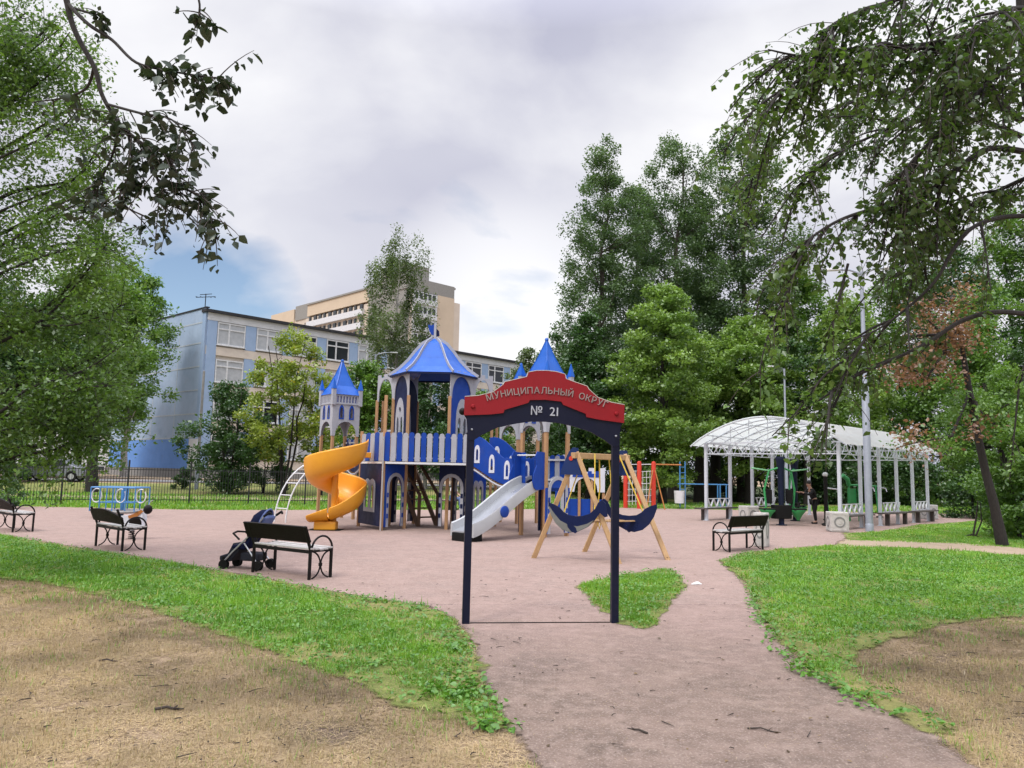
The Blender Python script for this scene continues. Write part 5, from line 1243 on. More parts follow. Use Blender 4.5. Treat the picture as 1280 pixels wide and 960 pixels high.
# ------------------------------------------------------------------ red rope climber and blue ladder bars
q0, q1, q2 = P(782, 620, 40.5), P(799, 620, 40.0), P(817, 620, 40.0)
rc = thing('rope_climber', 'red post climbing frame with rope net beyond the swing', 'climbing frame', (q1.x, q1.y, 0))
for q, h in ((q0, 1.95), (q1, 2.45), (q2, 2.45)):
    MB().lathe([(.12, 0), (.12, h-.12), (.10, h-.03), (.04, h)], (q.x, q.y, 0), 12).build('post', 'red_paint', rc, smooth=True)
MB().tube([(q2.x, q2.y, 2.3), (q2.x+1.5, q2.y+.3, 2.3)], .035, 8).build('top_bar', 'orange_paint', rc, smooth=True)
MB().tube([(q0.x-.6, q0.y, 2.25), (q2.x, q2.y, 2.3)], .02, 6).build('top_rope', 'white_paint', rc)
for qa, qb_ in ((q0, q1), (q1, q2)):
    nb = MB()
    for z in np.linspace(.35, 1.9, 6): nb.tube([(qa.x, qa.y, z), (qb_.x, qb_.y, z+.05)], .014, 5)
    for t in (.25, .5, .75): c = qa.lerp(qb_, t); nb.tube([(c.x, c.y, .2), (c.x, c.y, 1.95)], .014, 5)
    nb.build('net', 'white_paint', rc)
for dx_ in (.28, -.3): MB().tube([(q2.x+dx_*.2, q2.y-.1, 2.0), (q2.x+dx_*1.6, q2.y-.7, 0)], .03, 8).build('stay', 'orange_paint', rc, smooth=True)
qa, qb_ = P(850, 620, 41.5), P(911, 620, 42.5)
bl = thing('blue_bars', 'blue ladder and parallel bars between the red climber and the canopy', 'climbing bars', (qa.x, qa.y, 0))
for off in (0, .42):
    MB().tube([(qa.x+off*.8, qa.y+off*.6, 0), (qa.x+off*.8, qa.y+off*.6, 2.5)], .035, 8).build('ladder_post', 'sky_blue_paint', bl, smooth=True)
for z in np.arange(.4, 2.45, .3): MB().tube([(qa.x, qa.y, z), (qa.x+.34, qa.y+.25, z)], .018, 6).build('rung', 'sky_blue_paint', bl, smooth=True)
for off in (0, .5):
    MB().tube([(qa.x, qa.y+off, 1.30), (qb_.x, qb_.y+off, 1.30)], .03, 8).build('parallel_bar', 'sky_blue_paint', bl, smooth=True)
    for t in (.82, 1.0): c = qa.lerp(qb_, t); MB().tube([(c.x, c.y+off, 0), (c.x, c.y+off, 1.3)], .035, 8).build('bar_post', 'sky_blue_paint', bl, smooth=True)
q = P(822, 590, 52); sb = thing('site_hoarding', 'pale blue hoarding panel far behind the red climber', 'hoarding', (q.x, q.y, 0))
MB().box((q.x, q.y, 1.9), (3.2, .06, .9)).build('panel', 'sky_blue_paint', sb); MB().box((q.x, q.y-.04, 1.72), (3.2, .03, .1)).build('stripe', 'white_paint', sb)
for x_ in (-1.5, 1.5): MB().box((q.x+x_, q.y+.06, .9), (.08, .08, 1.8)).build('post', 'galvanised', sb)

# ------------------------------------------------------------------ lamp posts
def lamp(q, label, h, heads, r=.09, thick=None):
    q = Vector((q.x, q.y, H(q.x, q.y))); t = thing('street_lamp', label, 'street lamp', q, 'grey street lamps')
    th = thick or h*.5
    MB().lathe([(r*1.15, 0), (r*1.15, th*.98), (r*.72, th), (r*.6, h)], q, 14).build('pole', 'galvanised', t, smooth=True)
    MB().lathe([(r*1.25, 0), (r*1.25, .25), (r*1.15, .27)], q, 14).build('base_collar', 'galvanised', t, smooth=True)
    for dx_, dy_ in heads:
        d = Vector((dx_, dy_, 0)); tipp = q+Vector((0, 0, h+.12))+d
        ar = MB().tube([q+Vector((0, 0, h-.3)), q+Vector((0, 0, h-.05))+d*.12, q+Vector((0, 0, h+.08))+d*.5, tipp], r*.42, 8).build('arm', 'galvanised', t, smooth=True)
        dn = d.normalized(); ang = math.atan2(dn.y, dn.x)
        MB().box(tipp+dn*.25, (.56, .20, .08), Matrix.Rotation(ang, 3, 'Z')).build('lamp_head', 'white_paint', ar, bevel=.02)
    return t
lamp(G(1087, 664.5), 'tall grey street lamp with thick lower pole standing by the canopy', 9.0, ((.75, -.1), (-.7, .2)), .105, 5.0)
q = P(983, 600, 46); lamp(q, 'thin pale street lamp rising behind the canopy roof', 8.3, ((-.5, 0),), .09)
q = P(463, 600, 56); lamp(q, 'grey street lamp rising behind the castle, left of the birch', 9.6, ((1.1, 0),), .10)
q = P(246, 600, 47); q.z = H(q.x, q.y); up = thing('utility_pole', 'plain grey concrete pole beside the dark bush before the school corner', 'pole', q)
MB().lathe([(.10, 0), (.07, 7.2), (.02, 7.25)], q, 12).build('shaft', 'concrete_grey', up, smooth=True); MB().lathe([(.125, 0), (.125, 1.9), (.11, 1.92)], q, 12).build('sleeve', 'galvanised', up, smooth=True)

# ------------------------------------------------------------------ school
SCc = P(246, 598, 67); SCc = Vector((SCc.x, SCc.y, .45)); e1 = Vector((SCc.x+36.5, SCc.y+37.5, 0)); e2 = Vector((SCc.x-14, SCc.y+12.4, 0))
sch = thing('school_building', 'long four-storey school with blue and cream wall panels and white windows', 'school', SCc)
FM, FL = frame((SCc.x, SCc.y), (e1.x, e1.y), SCc.z); TOP = 15.1; FH = 3.35; MODW = 3.74; NM = int(FL/MODW)
def fbox(name, mt, x0, x1, z0, z1, out, th, par=sch, m__=None, bevel=0):
    m__ = m__ or FM; return MB().box(m__ @ Vector(((x0+x1)/2, -out-th/2, (z0+z1)/2)), (x1-x0, th, z1-z0), m__.to_3x3()).build(name, mt, par, bevel=bevel)
EM, EL = frame((e2.x, e2.y), (SCc.x, SCc.y), SCc.z)
body = MB(); dep = FM.to_3x3() @ Vector((0, 1, 0))
MB().box(FM @ Vector((FL/2, EL/2+.02, TOP/2-.2)), (FL-.1, EL-.1, TOP-.4), FM.to_3x3()).build('wall', 'facade_cream', sch)
fbox('roof_edge', 'roof_dark', -.3, FL, TOP-.28, TOP-.02, -.6, .95); MB().box(FM @ Vector((FL/2, EL/2, TOP-.3)), (FL-.3, EL-.3, .3), FM.to_3x3()).build('roof', 'roof_dark', sch)
fbox('cornice', 'facade_white', 0, FL, TOP-.95, TOP-.285, .0, .12)
fbox('plinth', 'concrete_grey', -.05, FL, -1.2, 1.0, .0, .14)
for k in range(4):
    z0 = 1.02+k*FH; z1 = min(z0+FH, TOP-.97)
    for i in range(NM):
        x0 = .45+i*MODW; xa, xb = x0+.50, x0+.50+2.62; za, zb = z0+.98, min(z0+3.02, z1-.04)
        if i < 10 or k == 3:
            wf = MB().plate(shift(FM, -.06), [rect(xa, za, xb, zb), rect(xa+.11, za+.11, xa+1.02, zb-.66), rect(xa+1.16, za+.11, xb-.11, zb-.66), rect(xa+.11, zb-.54, xa+1.02, zb-.11), rect(xa+1.16, zb-.54, xb-.11, zb-.11)], .12).build('window', 'window_frame', sch)
            fbox('pane', 'window_glass', xa+.05, xb-.05, za+.05, zb-.05, .02, .03, wf)
            rr = random.random()
            if rr < .8 and (i < 3 or random.random() < .55):
                hh = zb-.1; fbox('curtain', 'curtain', xa+.12+(0 if rr < .6 else .9), xb-.12, za+.12, hh-(0.0 if rr < .5 else .5), .055, .012, wf)
            fbox('sill', 'facade_white', xa-.06, xb+.06, za-.07, za-.005, .0, .20, wf)
        fbox('wall_panel', 'facade_blue', xb+.04, xb+MODW-2.62-.04, z0+.80, z1-.0, .0, .09)
    fbox('spandrel', 'facade_cream', 0, FL, z0+.02, z0+.78, .0, .10)
fbox('wall_panel', 'facade_blue', .02, .90, 1.02, TOP-.97, .0, .11)
# end wall: blue-grey slabs with pale joints, deep blue band at the foot
eb_ = MB().box(EM @ Vector((EL/2, -.07, TOP/2+1.2)), (EL, .16, TOP-2.2), EM.to_3x3()).build('end_wall', 'facade_end', sch)
fbox('foot_band', 'facade_deep_blue', 0, EL-1.6, 1.0, 3.6, .15, .04, sch, EM); fbox('foot_band', 'facade_white', EL-1.55, EL, 1.0, 3.6, .15, .04, sch, EM)
fbox('plinth', 'concrete_grey', 0, EL, -1.2, .99, .0, .17, sch, EM); fbox('parapet_cap', 'roof_dark', -.1, EL+.12, TOP+.1, TOP+.2, -.1, .34, sch, EM)
for z in (3.65, 5.75, 7.85, 9.95, 12.05, 13.9): fbox('joint', 'joint', 0, EL, z, z+.12, .15, .02, eb_, EM)
for x_ in (4.5, 9.2, 13.9): fbox('joint', 'joint', x_, x_+.09, 3.7, TOP-.3, .15, .018, eb_, EM)
fbox('corner_strip', 'facade_blue', EL-.5, EL+.06, 3.62, TOP+.08, .16, .03, sch, EM)
q = FM @ Vector((.8, 2.5, TOP)); an = thing('roof_antenna', 'thin television antenna standing on the school roof corner', 'antenna', q)
MB().tube([q, q+Vector((0, 0, 1.9))], .04, 6).build('mast', 'black_metal', an)
for z, l in ((1.55, .9), (1.8, .55)): MB().beam(q+Vector((-l, 0, z)), q+Vector((l, 0, z+.1)), .05).build('crossbar', 'black_metal', an)
for x_ in (-.8, -.4, .4, .8): MB().beam(q+Vector((x_, -.3, 1.58)), q+Vector((x_, .3, 1.62)), .035).build('element', 'black_metal', an)
# low wing at far left, seen below the tree
q = P(122, 598, 82); wq = Vector((q.x, q.y, .5)); lw = thing('school_wing', 'pale two-storey wing with grey plinth at far left behind the trees', 'building', wq)
MB().box(wq+Vector((-11, 3, 3.4)), (26, 7, 6.8)).build('wall', 'facade_white', lw); MB().box(wq+Vector((-11, 2.95, .35)), (26.2, 7.2, 1.5)).build('plinth', 'concrete_grey', lw); MB().box(wq+Vector((-11, 3, 6.9)), (26.4, 7.4, .25)).build('roof', 'roof_dark', lw)
for x_ in (-20, -16.5, -13, -9.5, -6, -2.5, .6):
    w_ = MB().box(wq+Vector((x_, -.55, 4.9)), (1.9, .1, 1.7)).build('window', 'window_frame', lw); MB().box(wq+Vector((x_, -.62, 4.9)), (1.6, .06, 1.4)).build('pane', 'window_glass', w_)
    w_ = MB().box(wq+Vector((x_, -.72, .75)), (1.0, .1, .5)).build('window', 'window_frame', lw); MB().box(wq+Vector((x_, -.79, .75)), (.8, .06, .38)).build('pane', 'window_glass', w_)

# ------------------------------------------------------------------ apartment block behind
AC = P(514, 340, 150); AC.z = 0; AH = P(514, 341, 150).z; AL = P(331, 392, 194)
apt = thing('apartment_block', 'tall peach and white apartment block with stepped roof rising behind the school', 'apartment block', AC)
LM, LLn = frame((AL.x, AL.y), (AC.x, AC.y)); RM, _ = frame((AC.x, AC.y), (AC.x+7.8, AC.y+7.8)); RL = 11.2
def abox(name, mt, m__, x0, x1, z0, z1, y0, y1, par=apt): return MB().box(m__ @ Vector(((x0+x1)/2, (y0+y1)/2, (z0+z1)/2)), (x1-x0, y1-y0, z1-z0), m__.to_3x3()).build(name, mt, par)
wing = LLn*.34; zw = AH*.985; zwing = P(337, 388, 190).z-.5
abox('wall', 'apart_cream', LM, wing, LLn, 0, zw-3.5, 0, 13); abox('wall', 'apart_cream', LM, 0, wing, 0, zwing-2.5, 1.5, 13)
abox('upper_wall', 'peach', LM, wing+1, LLn-1.0, zw-3.1, zw-.5, -.25, 12); abox('upper_wall', 'peach', LM, 1.2, wing-8, zwing-3.5, zwing, 1.2, 12); abox('upper_wall', 'apart_grey', LM, wing-7.5, wing-.3, zwing-3, zwing+.6, 1.3, 12)
abox('roof_slab', 'apart_grey', LM, wing+.8, LLn-.8, zw-.48, zw-.1, -.5, 12.4)
abox('tower_wall', 'apart_grey', RM, -1, RL, 0, AH-1.2, .15, 13); abox('upper_wall', 'apart_grey', RM, -1.2, RL+.2, AH-3.3, AH-.8, -.1, 13.2)
abox('roof_room', 'apart_grey', RM, -1, RL*.48, AH-.79, AH+2.2, 1.0, 9); abox('end_strip', 'peach', RM, RL*.62, RL+.25, 0, AH-3.32, -.12, 1)
abox('loggia_band', 'apart_white', RM, RL*.05, RL*.60, 0, AH-3.5, -.3, .5)
fl = 2.85
for k in range(4):
    z = zw-5.5-k*fl
    abox('loggia_band', 'apart_white', LM, wing+1.5, LLn*.74, z-.35, z+.95, -.7, .1)
    for i in range(11):
        x_ = wing+2.0+i*2.12
        abox('window', 'window_glass', LM, x_, x_+(1.1 if i % 3 else .7), z+1.0, z+2.1, -.32, .05)
    for x_ in (LLn*.77, LLn*.84, LLn*.90, LLn*.95): abox('window', 'window_glass', LM, x_, x_+1.1, z+.75, z+2.05, -.06, .05)
    zz = AH-5.4-k*fl
    abox('loggia_rail', 'apart_white', RM, RL*.06, RL*.59, zz-.55, zz+.45, -.55, -.28)
    for x_ in (.09, .19, .29, .39, .49): abox('window', 'window_glass', RM, RL*x_, RL*(x_+.065), zz+.5, zz+1.75, -.36, -.2)
    if k < 2:
        for x_ in (2.5, 6, 9.5, 14, 18): abox('window', 'window_glass', LM, x_, x_+1.4, zwing-5.3-k*fl, zwing-4.0-k*fl, 1.4, 1.6)

# ------------------------------------------------------------------ car beyond the fence
q = P(68, 592, 52); q = Vector((q.x, q.y, H(q.x, q.y)+.05)); car = thing('parked_car', 'silver grey car parked on the yard road at far left beyond the fence', 'car', q); cm = Matrix.Translation(q) @ Matrix.Rotation(R(8), 4, 'Z')
bodyo = [(-2.05, .35), (-2.1, .62), (-2.0, .88), (-1.2, .95), (-.65, 1.42), (.75, 1.46), (1.45, 1.0), (2.05, .92), (2.12, .6), (2.08, .33), (1.72, .32)]+[(1.38+.34*math.cos(a), .32+.34*math.sin(a)) for a in np.linspace(0, PI, 9)][1:-1]+[(1.04, .30), (-1.0, .30)]+[(-1.34+.34*math.cos(a), .32+.34*math.sin(a)) for a in np.linspace(0, PI, 9)][1:-1]+[(-1.68, .32)]
cb = MB().plate(cm, [bodyo], 1.66).build('body', 'car_silver', car, bevel=.05)
for s in (-1, 1):
    MB().plate(shift(cm, s*.834), [[(-1.05, .97), (-.6, 1.34), (.02, 1.37), (.02, .97)]], .012).build('side_window', 'window_glass', cb); MB().plate(shift(cm, s*.834), [[(.10, .97), (.10, 1.37), (.70, 1.37), (1.25, .99)]], .012).build('side_window', 'window_glass', cb)
    for x_ in (-1.34, 1.38): w_ = MB().lathe([(.2, -.1), (.31, -.1), (.31, .1), (.2, .1)], cm @ Vector((x_, s*.74, .31)), 18, cm.to_3x3() @ ry).build('wheel', 'rubber', car, smooth=True); MB().lathe([(.19, -.105), (.19, .105)], cm @ Vector((x_, s*.74, .31)), 12, cm.to_3x3() @ ry).build('rim', 'alu', w_)
    MB().box(cm @ Vector((-2.05, s*.6, .72)), (.06, .34, .14)).build('headlight', 'white_paint', cb)

# ------------------------------------------------------------------ trees and shrubs
def gp(px, Y): q = P(px, 600, Y); return (q.x, Y, H(q.x, Y))
def hgt(px, py, Y): q = P(px, py, Y); return q.z-H(q.x, Y)
# before and beside the school
tree('shrub_tree', 'dense dark green bushy tree in front of the school corner', 'tree', gp(285, 44), hgt(290, 478, 44), 2.9, 'egg', .02, 'leaf_deep', 'bark_dark', 9000, .17, 40, .10, .22, seed=3, stems=3, limbs=14)
tree('shrub', 'low round dark bush at the right foot of the bushy tree', 'shrub', gp(330, 45), 3.2, 1.7, 'bush', .0, 'leaf_deep', 'bark_dark', 6000, .16, 30, .06, .28, seed=4, stems=3, limbs=6)
tree('young_tree', 'yellow-green tree with several dark stems before the school windows', 'tree', gp(355, 43), hgt(350, 412, 43), 3.0, 'egg', .22, 'leaf_yellowish', 'bark_dark', 7500, .17, 38, .12, .20, seed=15, stems=4, limbs=20)
tree('young_tree', 'slender pale green tree just left of the left castle tower', 'tree', gp(402, 44), hgt(400, 470, 44), 2.0, 'egg', .2, 'leaf_yellowish', 'bark_dark', 3200, .17, 20, .08, .2, seed=6, stems=2, limbs=14)
tree('shrub', 'small round shrub by the fence in front of the school plinth', 'shrub', gp(228, 47), 1.3, .8, 'bush', .0, 'leaf_deep', 'bark_dark', 2000, .12, 14, .04, .3, seed=7, limbs=4)
tree('birch', 'tall drooping birch with white trunk rising before the peach apartment block', 'tree', gp(489, 58), hgt(490, 280, 58), 3.4, 'birch', .34, 'leaf_birch', 'bark_birch', 15000, .16, 42, .22, .17, seed=8, weep=2.6, limbs=34, flat=1)
tree('broadleaf_tree', 'green tree seen behind the left half of the castle', 'tree', gp(452, 50), hgt(445, 455, 50), 2.8, 'round', .12, 'leaf_mid', 'bark_dark', 11000, .2, 50, .14, .22, seed=9)
tree('broadleaf_tree', 'dark green tree seen through the open castle pavilion', 'tree', gp(532, 52), hgt(530, 458, 52), 3.0, 'round', .10, 'leaf_deep', 'bark_birch', 12000, .2, 50, .12, .22, seed=10)
tree('broadleaf_tree', 'pale green tree seen right of the castle pavilion roof', 'tree', gp(600, 54), hgt(600, 492, 54), 2.8, 'round', .1, 'leaf_mid', 'bark_dark', 10000, .2, 46, .12, .22, seed=11)
tree('broadleaf_tree', 'thin wispy tree whose top shows between the school roof and the right castle tower', 'tree', gp(655, 60), hgt(655, 432, 60), 2.6, 'egg', .2, 'leaf_birch', 'bark_grey', 6500, .18, 50, .12, .2, seed=12, limbs=26)
# right of the castle: tall poplars and maples
tree('poplar', 'tallest pointed poplar standing left of the tree group against the sky', 'tree', gp(745, 55), hgt(756, 176, 55), 4.2, 'poplar', .10, 'leaf_poplar', 'bark_grey', 32000, .18, 120, .34, .21, seed=21, limbs=46, lean=(.6, 0))
tree('poplar', 'broad tall poplar right of the pointed one, its crown split at the top', 'tree', gp(842, 58), hgt(848, 160, 58), 5.3, 'poplar', .12, 'leaf_poplar', 'bark_grey', 36000, .18, 120, .4, .19, seed=22, limbs=46, lean=(.6, 0))
tree('poplar', 'poplar filling the gap between the pointed poplar and the broad one', 'tree', gp(795, 64), hgt(797, 235, 64), 4.6, 'poplar', .10, 'leaf_poplar', 'bark_grey', 26000, .20, 90, .34, .21, seed=27, limbs=30)
tree('poplar', 'dark tall poplar half hidden by the hanging birch boughs', 'tree', gp(935, 60), hgt(940, 150, 60), 5.6, 'poplar', .12, 'leaf_poplar', 'bark_grey', 34000, .22, 110, .4, .2, seed=23, limbs=40)
tree('maple', 'bright green layered maple in front of the poplars', 'tree', gp(828, 47), hgt(822, 358, 47), 4.3, 'egg', .08, 'leaf_fresh', 'bark_dark', 30000, .21, 80, .24, .23, seed=24, flat=.38)
tree('maple', 'dark green tree rising just right of the sign arch, left of the bright layered maple', 'tree', gp(735, 49), hgt(728, 395, 49), 2.9, 'egg', .06, 'leaf_deep', 'bark_dark', 18000, .2, 60, .2, .23, seed=25)
tree('maple', 'bright green spreading maple behind the left end of the canopy roof', 'tree', gp(935, 50), hgt(930, 402, 50), 4.2, 'round', .16, 'leaf_fresh', 'bark_dark', 24000, .22, 70, .24, .22, seed=26, flat=.42)
for i, (px, Y, py, rad, lf, sd_) in enumerate(((1000, 62, 330, 4.5, 'leaf_mid', 31), (1060, 57, 372, 4.2, 'leaf_fresh', 32), (1130, 62, 335, 4.8, 'leaf_mid', 33), (1200, 60, 310, 4.8, 'leaf_deep', 34), (1275, 62, 265, 5.4, 'leaf_mid', 35), (1350, 60, 250, 5.4, 'leaf_deep', 36), (1430, 60, 300, 5.5, 'leaf_mid', 37), (700, 66, 420, 4.0, 'leaf_deep', 38), (880, 68, 300, 5, 'leaf_deep', 39))):
    tree('woodland_tree', 'leafy tree in the dense wood far behind the canopy', 'tree', gp(px, Y), hgt(px, py, Y), rad, 'round', .04, lf, 'bark_dark', 17000, .25, 60, .22, .24, 'trees of the wood behind the canopy', seed=sd_, limbs=10)
for i, (px, Y, h, rad, lf) in enumerate(((700, 54, 3.6, 2.6, 'leaf_deep'), (760, 53, 2.8, 2.4, 'leaf_mid'), (905, 56, 3.2, 2.6, 'leaf_deep'), (960, 55, 4.2, 3.0, 'leaf_deep'), (1020, 54, 4.6, 3.0, 'leaf_deep'), (1080, 55, 4.0, 3.0, 'leaf_deep'), (1140, 53, 3.6, 2.8, 'leaf_deep'), (1190, 52, 3.2, 2.4, 'leaf_mid'), (1100, 58, 6.0, 3.2, 'leaf_mid'), (1010, 60, 6.5, 3.2, 'leaf_deep'))):
    tree('undergrowth_shrub', 'dark leafy shrub in the undergrowth along the edge of the wood', 'shrub', gp(px, Y), h, rad, 'bush', .0, lf, 'bark_dark', 7000, .2, 34, .08, .27, 'shrubs along the edge of the wood', seed=50+i, stems=2, limbs=5)
for px, Y, tr_ in ((873, 52, .30), (893, 53, .34), (1008, 50, .2), (925, 54, .22)):
    q = Vector(gp(px, Y)); t = thing('tree', 'bare dark tree trunk standing in shade behind the blue bars and canopy', 'tree', q, 'dark trunks at the edge of the wood')
    MB().tube([q, q+Vector((.1, 0, 3)), q+Vector((-.1, 0, 7))], [tr_*1.2, tr_, tr_*.8], 10).build('trunk', 'bark_dark', t, smooth=True)
    p_, tint, cl = crown_points(q, 6, 11, 2.6, PROF['round'], 26, 5000, .26, .5, (0, 0), int(px)); v, f, k = leaf_arrays(p_, .22); npmesh('crown', v, f, 'leaf_deep', t, np.repeat(tint, k))
# leaning tree with dried russet boughs, right
q = G(1254, 683); Yl = q.y; t = thing('leaning_tree', 'leaning half-dead tree with russet dry boughs at the right beyond the track', 'tree', q)
tp_ = [q-Vector((0, 0, .1))]+[P(a, b, Yl+c) for a, b, c in ((1243, 632, 0), (1232, 590, .1), (1221, 540, .2), (1212, 490, .3), (1205, 450, .3), (1200, 410, .4), (1192, 370, .5))]
MB().tube(tp_, [.17, .125, .11, .10, .09, .075, .06, .03], 10).build('trunk', 'bark_dark', t, smooth=True)
br = MB(); pc = []; gc = []
for (s_, pts, kind) in ((3, [(1190, 545), (1150, 552), (1120, 560)], 'm'), (5, [(1185, 425), (1160, 400)], 'r'), (6, [(1215, 385), (1240, 372)], 'g'), (5, [(1170, 455), (1150, 440)], 'r'), (6, [(1180, 380), (1150, 372)], 'r'), (3, [(1230, 520), (1262, 505)], 'g'), (5, [(1160, 470), (1125, 455)], 'r')):
    pp = [tp_[s_+1]]+[P(a, b, Yl-.5-.3*i) for i, (a, b) in enumerate(pts)]; br.tube(pp, [.05, .035, .022, .012][:len(pp)], 6)
    for a in range(1, len(pp)):
        for j in range(5 if kind != 'm' else 4):
            c = pp[a-1].lerp(pp[a], (j+.6)/5)+Vector((random.gauss(0, .32), random.gauss(0, .35), random.gauss(-.05, .22))); (pc if kind == 'r' or (kind == 'm' and random.random() < .5) else gc).append(c)
br.build('branches', 'bark_dark', t, smooth=True)
def clusters(cs, per, r, flat=.7):
    c = np.array([tuple(q) for q in cs]); i = rng.integers(0, len(c), per*len(c)); d = rng.normal(size=(len(i), 3))*r*np.array([1, 1, flat]); return c[i]+d, np.clip(.15+.5*rng.random(len(c))[i]+.3*rng.random(len(i)), 0, .89)
for cs, mt, nm in ((pc, 'leaf_russet', 'dry_foliage'), (gc, 'leaf_mid', 'foliage')):
    p_, ti = clusters(cs, 70, .24); v, f, k = leaf_arrays(p_, .10, .4, .3, True); npmesh(nm, v, f, mt, t, np.repeat(ti, k))
tree('young_tree', 'large pale green bush filling the right edge behind the leaning tree', 'shrub', gp(1272, 24.5), hgt(1272, 455, 24.5), 1.9, 'egg', .02, 'leaf_mid', 'bark_dark', 22000, .10, 60, .07, .24, seed=71, stems=3, limbs=10, fold=True)
tree('shrub', 'dark low shrub under the leaning tree', 'shrub', gp(1215, 37), 2.6, 2.0, 'bush', 0, 'leaf_deep', 'bark_dark', 8000, .13, 34, .06, .27, seed=72, limbs=5)
tree('young_tree', 'mid green tree behind the leaning tree at far right', 'tree', gp(1235, 38), hgt(1235, 395, 38), 2.8, 'egg', .15, 'leaf_mid', 'bark_dark', 16000, .15, 60, .12, .22, seed=73)
q = G(1216, 672); t = thing('fallen_branch', 'dark broken branch propped in the grass left of the leaning tree', 'branch', q)
MB().tube([q, q+Vector((.12, 0, .55)), q+Vector((.25, .05, 1.15))], [.03, .028, .014], 6).build('bough', 'twig', t, smooth=True); MB().tube([q+Vector((.1, 0, .05)), q+Vector((.3, 0, .5)), q+Vector((.32, .05, 1.1))], [.025, .022, .01], 6).build('bough', 'twig', t, smooth=True); MB().tube([q+Vector((-.28, 0, .03)), q+Vector((0, 0, .10)), q+Vector((.22, 0, .02))], [.015, .028, .012], 6).build('bough', 'twig', t, smooth=True)

# far left: trees behind the fence
tree('street_tree', 'dark-trunked green tree beyond the fence at left', 'tree', gp(116, 43), hgt(110, 330, 43), 3.3, 'round', .30, 'leaf_mid', 'bark_dark', 9000, .19, 36, .30, .20, seed=81, limbs=22)
for i, (px, Y, py, rad) in enumerate(((10, 56, 380, 4.5), (55, 62, 340, 4.5), (-60, 58, 300, 5), (155, 64, 330, 4.0), (95, 66, 380, 4.0))):
    tree('park_tree', 'green tree of the row in front of the pale wing at far left', 'tree', gp(px, Y), hgt(px, py, Y), rad, 'round', .22, 'leaf_mid' if i % 2 else 'leaf_deep', 'bark_birch' if i % 2 else 'bark_dark', 14000, .24, 50, .26, .24, 'trees in front of the pale wing', seed=90+i, limbs=14)
tree('shrub', 'dark shrub beyond the fence at the left edge', 'shrub', gp(8, 50), 2.8, 2.2, 'bush', 0, 'leaf_deep', 'bark_dark', 7000, .15, 30, .06, .27, seed=97, limbs=4)
tree('sapling', 'low leafy sapling by the fence behind the bench at the left edge', 'sapling', gp(12, 29), 1.5, .75, 'egg', .05, 'leaf_deep', 'bark_dark', 1500, .10, 16, .02, .3, seed=98, limbs=8)

# ------------------------------------------------------------------ trees standing beside the camera whose boughs hang into view
def bough(root, name, pts, r0, bark, mb=None):
    own = mb is None; mb = mb or MB(); n = len(pts); out = []
    for i in range(n-1):          # Catmull-Rom smoothing
        p0, p1, p2, p3 = pts[max(0, i-1)], pts[i], pts[i+1], pts[min(n-1, i+2)]
        for j in range(6):
            u = j/6; out.append(.5*((2*p1)+(p2-p0)*u+(2*p0-5*p1+4*p2-p3)*u*u+(3*p1-p0-3*p2+p3)*u**3))
    out.append(pts[-1]); rs = [r0*(1-.86*i/(len(out)-1))+.003 for i in range(len(out))]; mb.tube(out, rs, 7)
    if own: mb.build(name, bark, root, smooth=True)
    return out
def foliage_on(paths, nt_, lt_, leafn, size, mt, root, name='foliage', droop=.9, spread=.5, start=.25, twigs=True, bark='twig'):
    C = []; mb = MB()
    for path in paths:
        n = len(path)
        for k in range(nt_):
            i = int((start+(1-start)*random.random())*(n-1)); a = path[i]; L = lt_*random.uniform(.4, 1.2)
            t_ = (path[min(i+1, n-1)]-path[max(0, i-1)]).normalized(); d = (t_*.5+Vector((random.gauss(0, spread), random.gauss(0, spread), random.gauss(-.2, .35)))).normalized()
            tw = [a]; 
            for s_ in range(5):
                d = (d+Vector((0, 0, -droop*.22))).normalized(); tw.append(tw[-1]+d*L/5)
            if twigs: mb.tube(tw, [.005, .004, .0035, .003, .0025, .0015], 4, False)
            for q in range(leafn):
                u = (.15+.85*random.random())*5; j = min(4, int(u)); p_ = tw[j].lerp(tw[j+1], u-j); C.append((p_.x+random.gauss(0, .022), p_.y+random.gauss(0, .022), p_.z-abs(random.gauss(0, .03))))
    if twigs: mb.build('twigs', bark, root)['kind'] = 'stuff'
    c = np.array(C); v, f, k = leaf_arrays(c, size, .25, 1.1, True); ti = np.clip(.1+.55*vnoise(c[:, 0]+7, c[:, 2]+3, 1.1)+.3*rng.random(len(c)), 0, .89)
    npmesh(name, v, f, mt, root, np.repeat(ti, k))

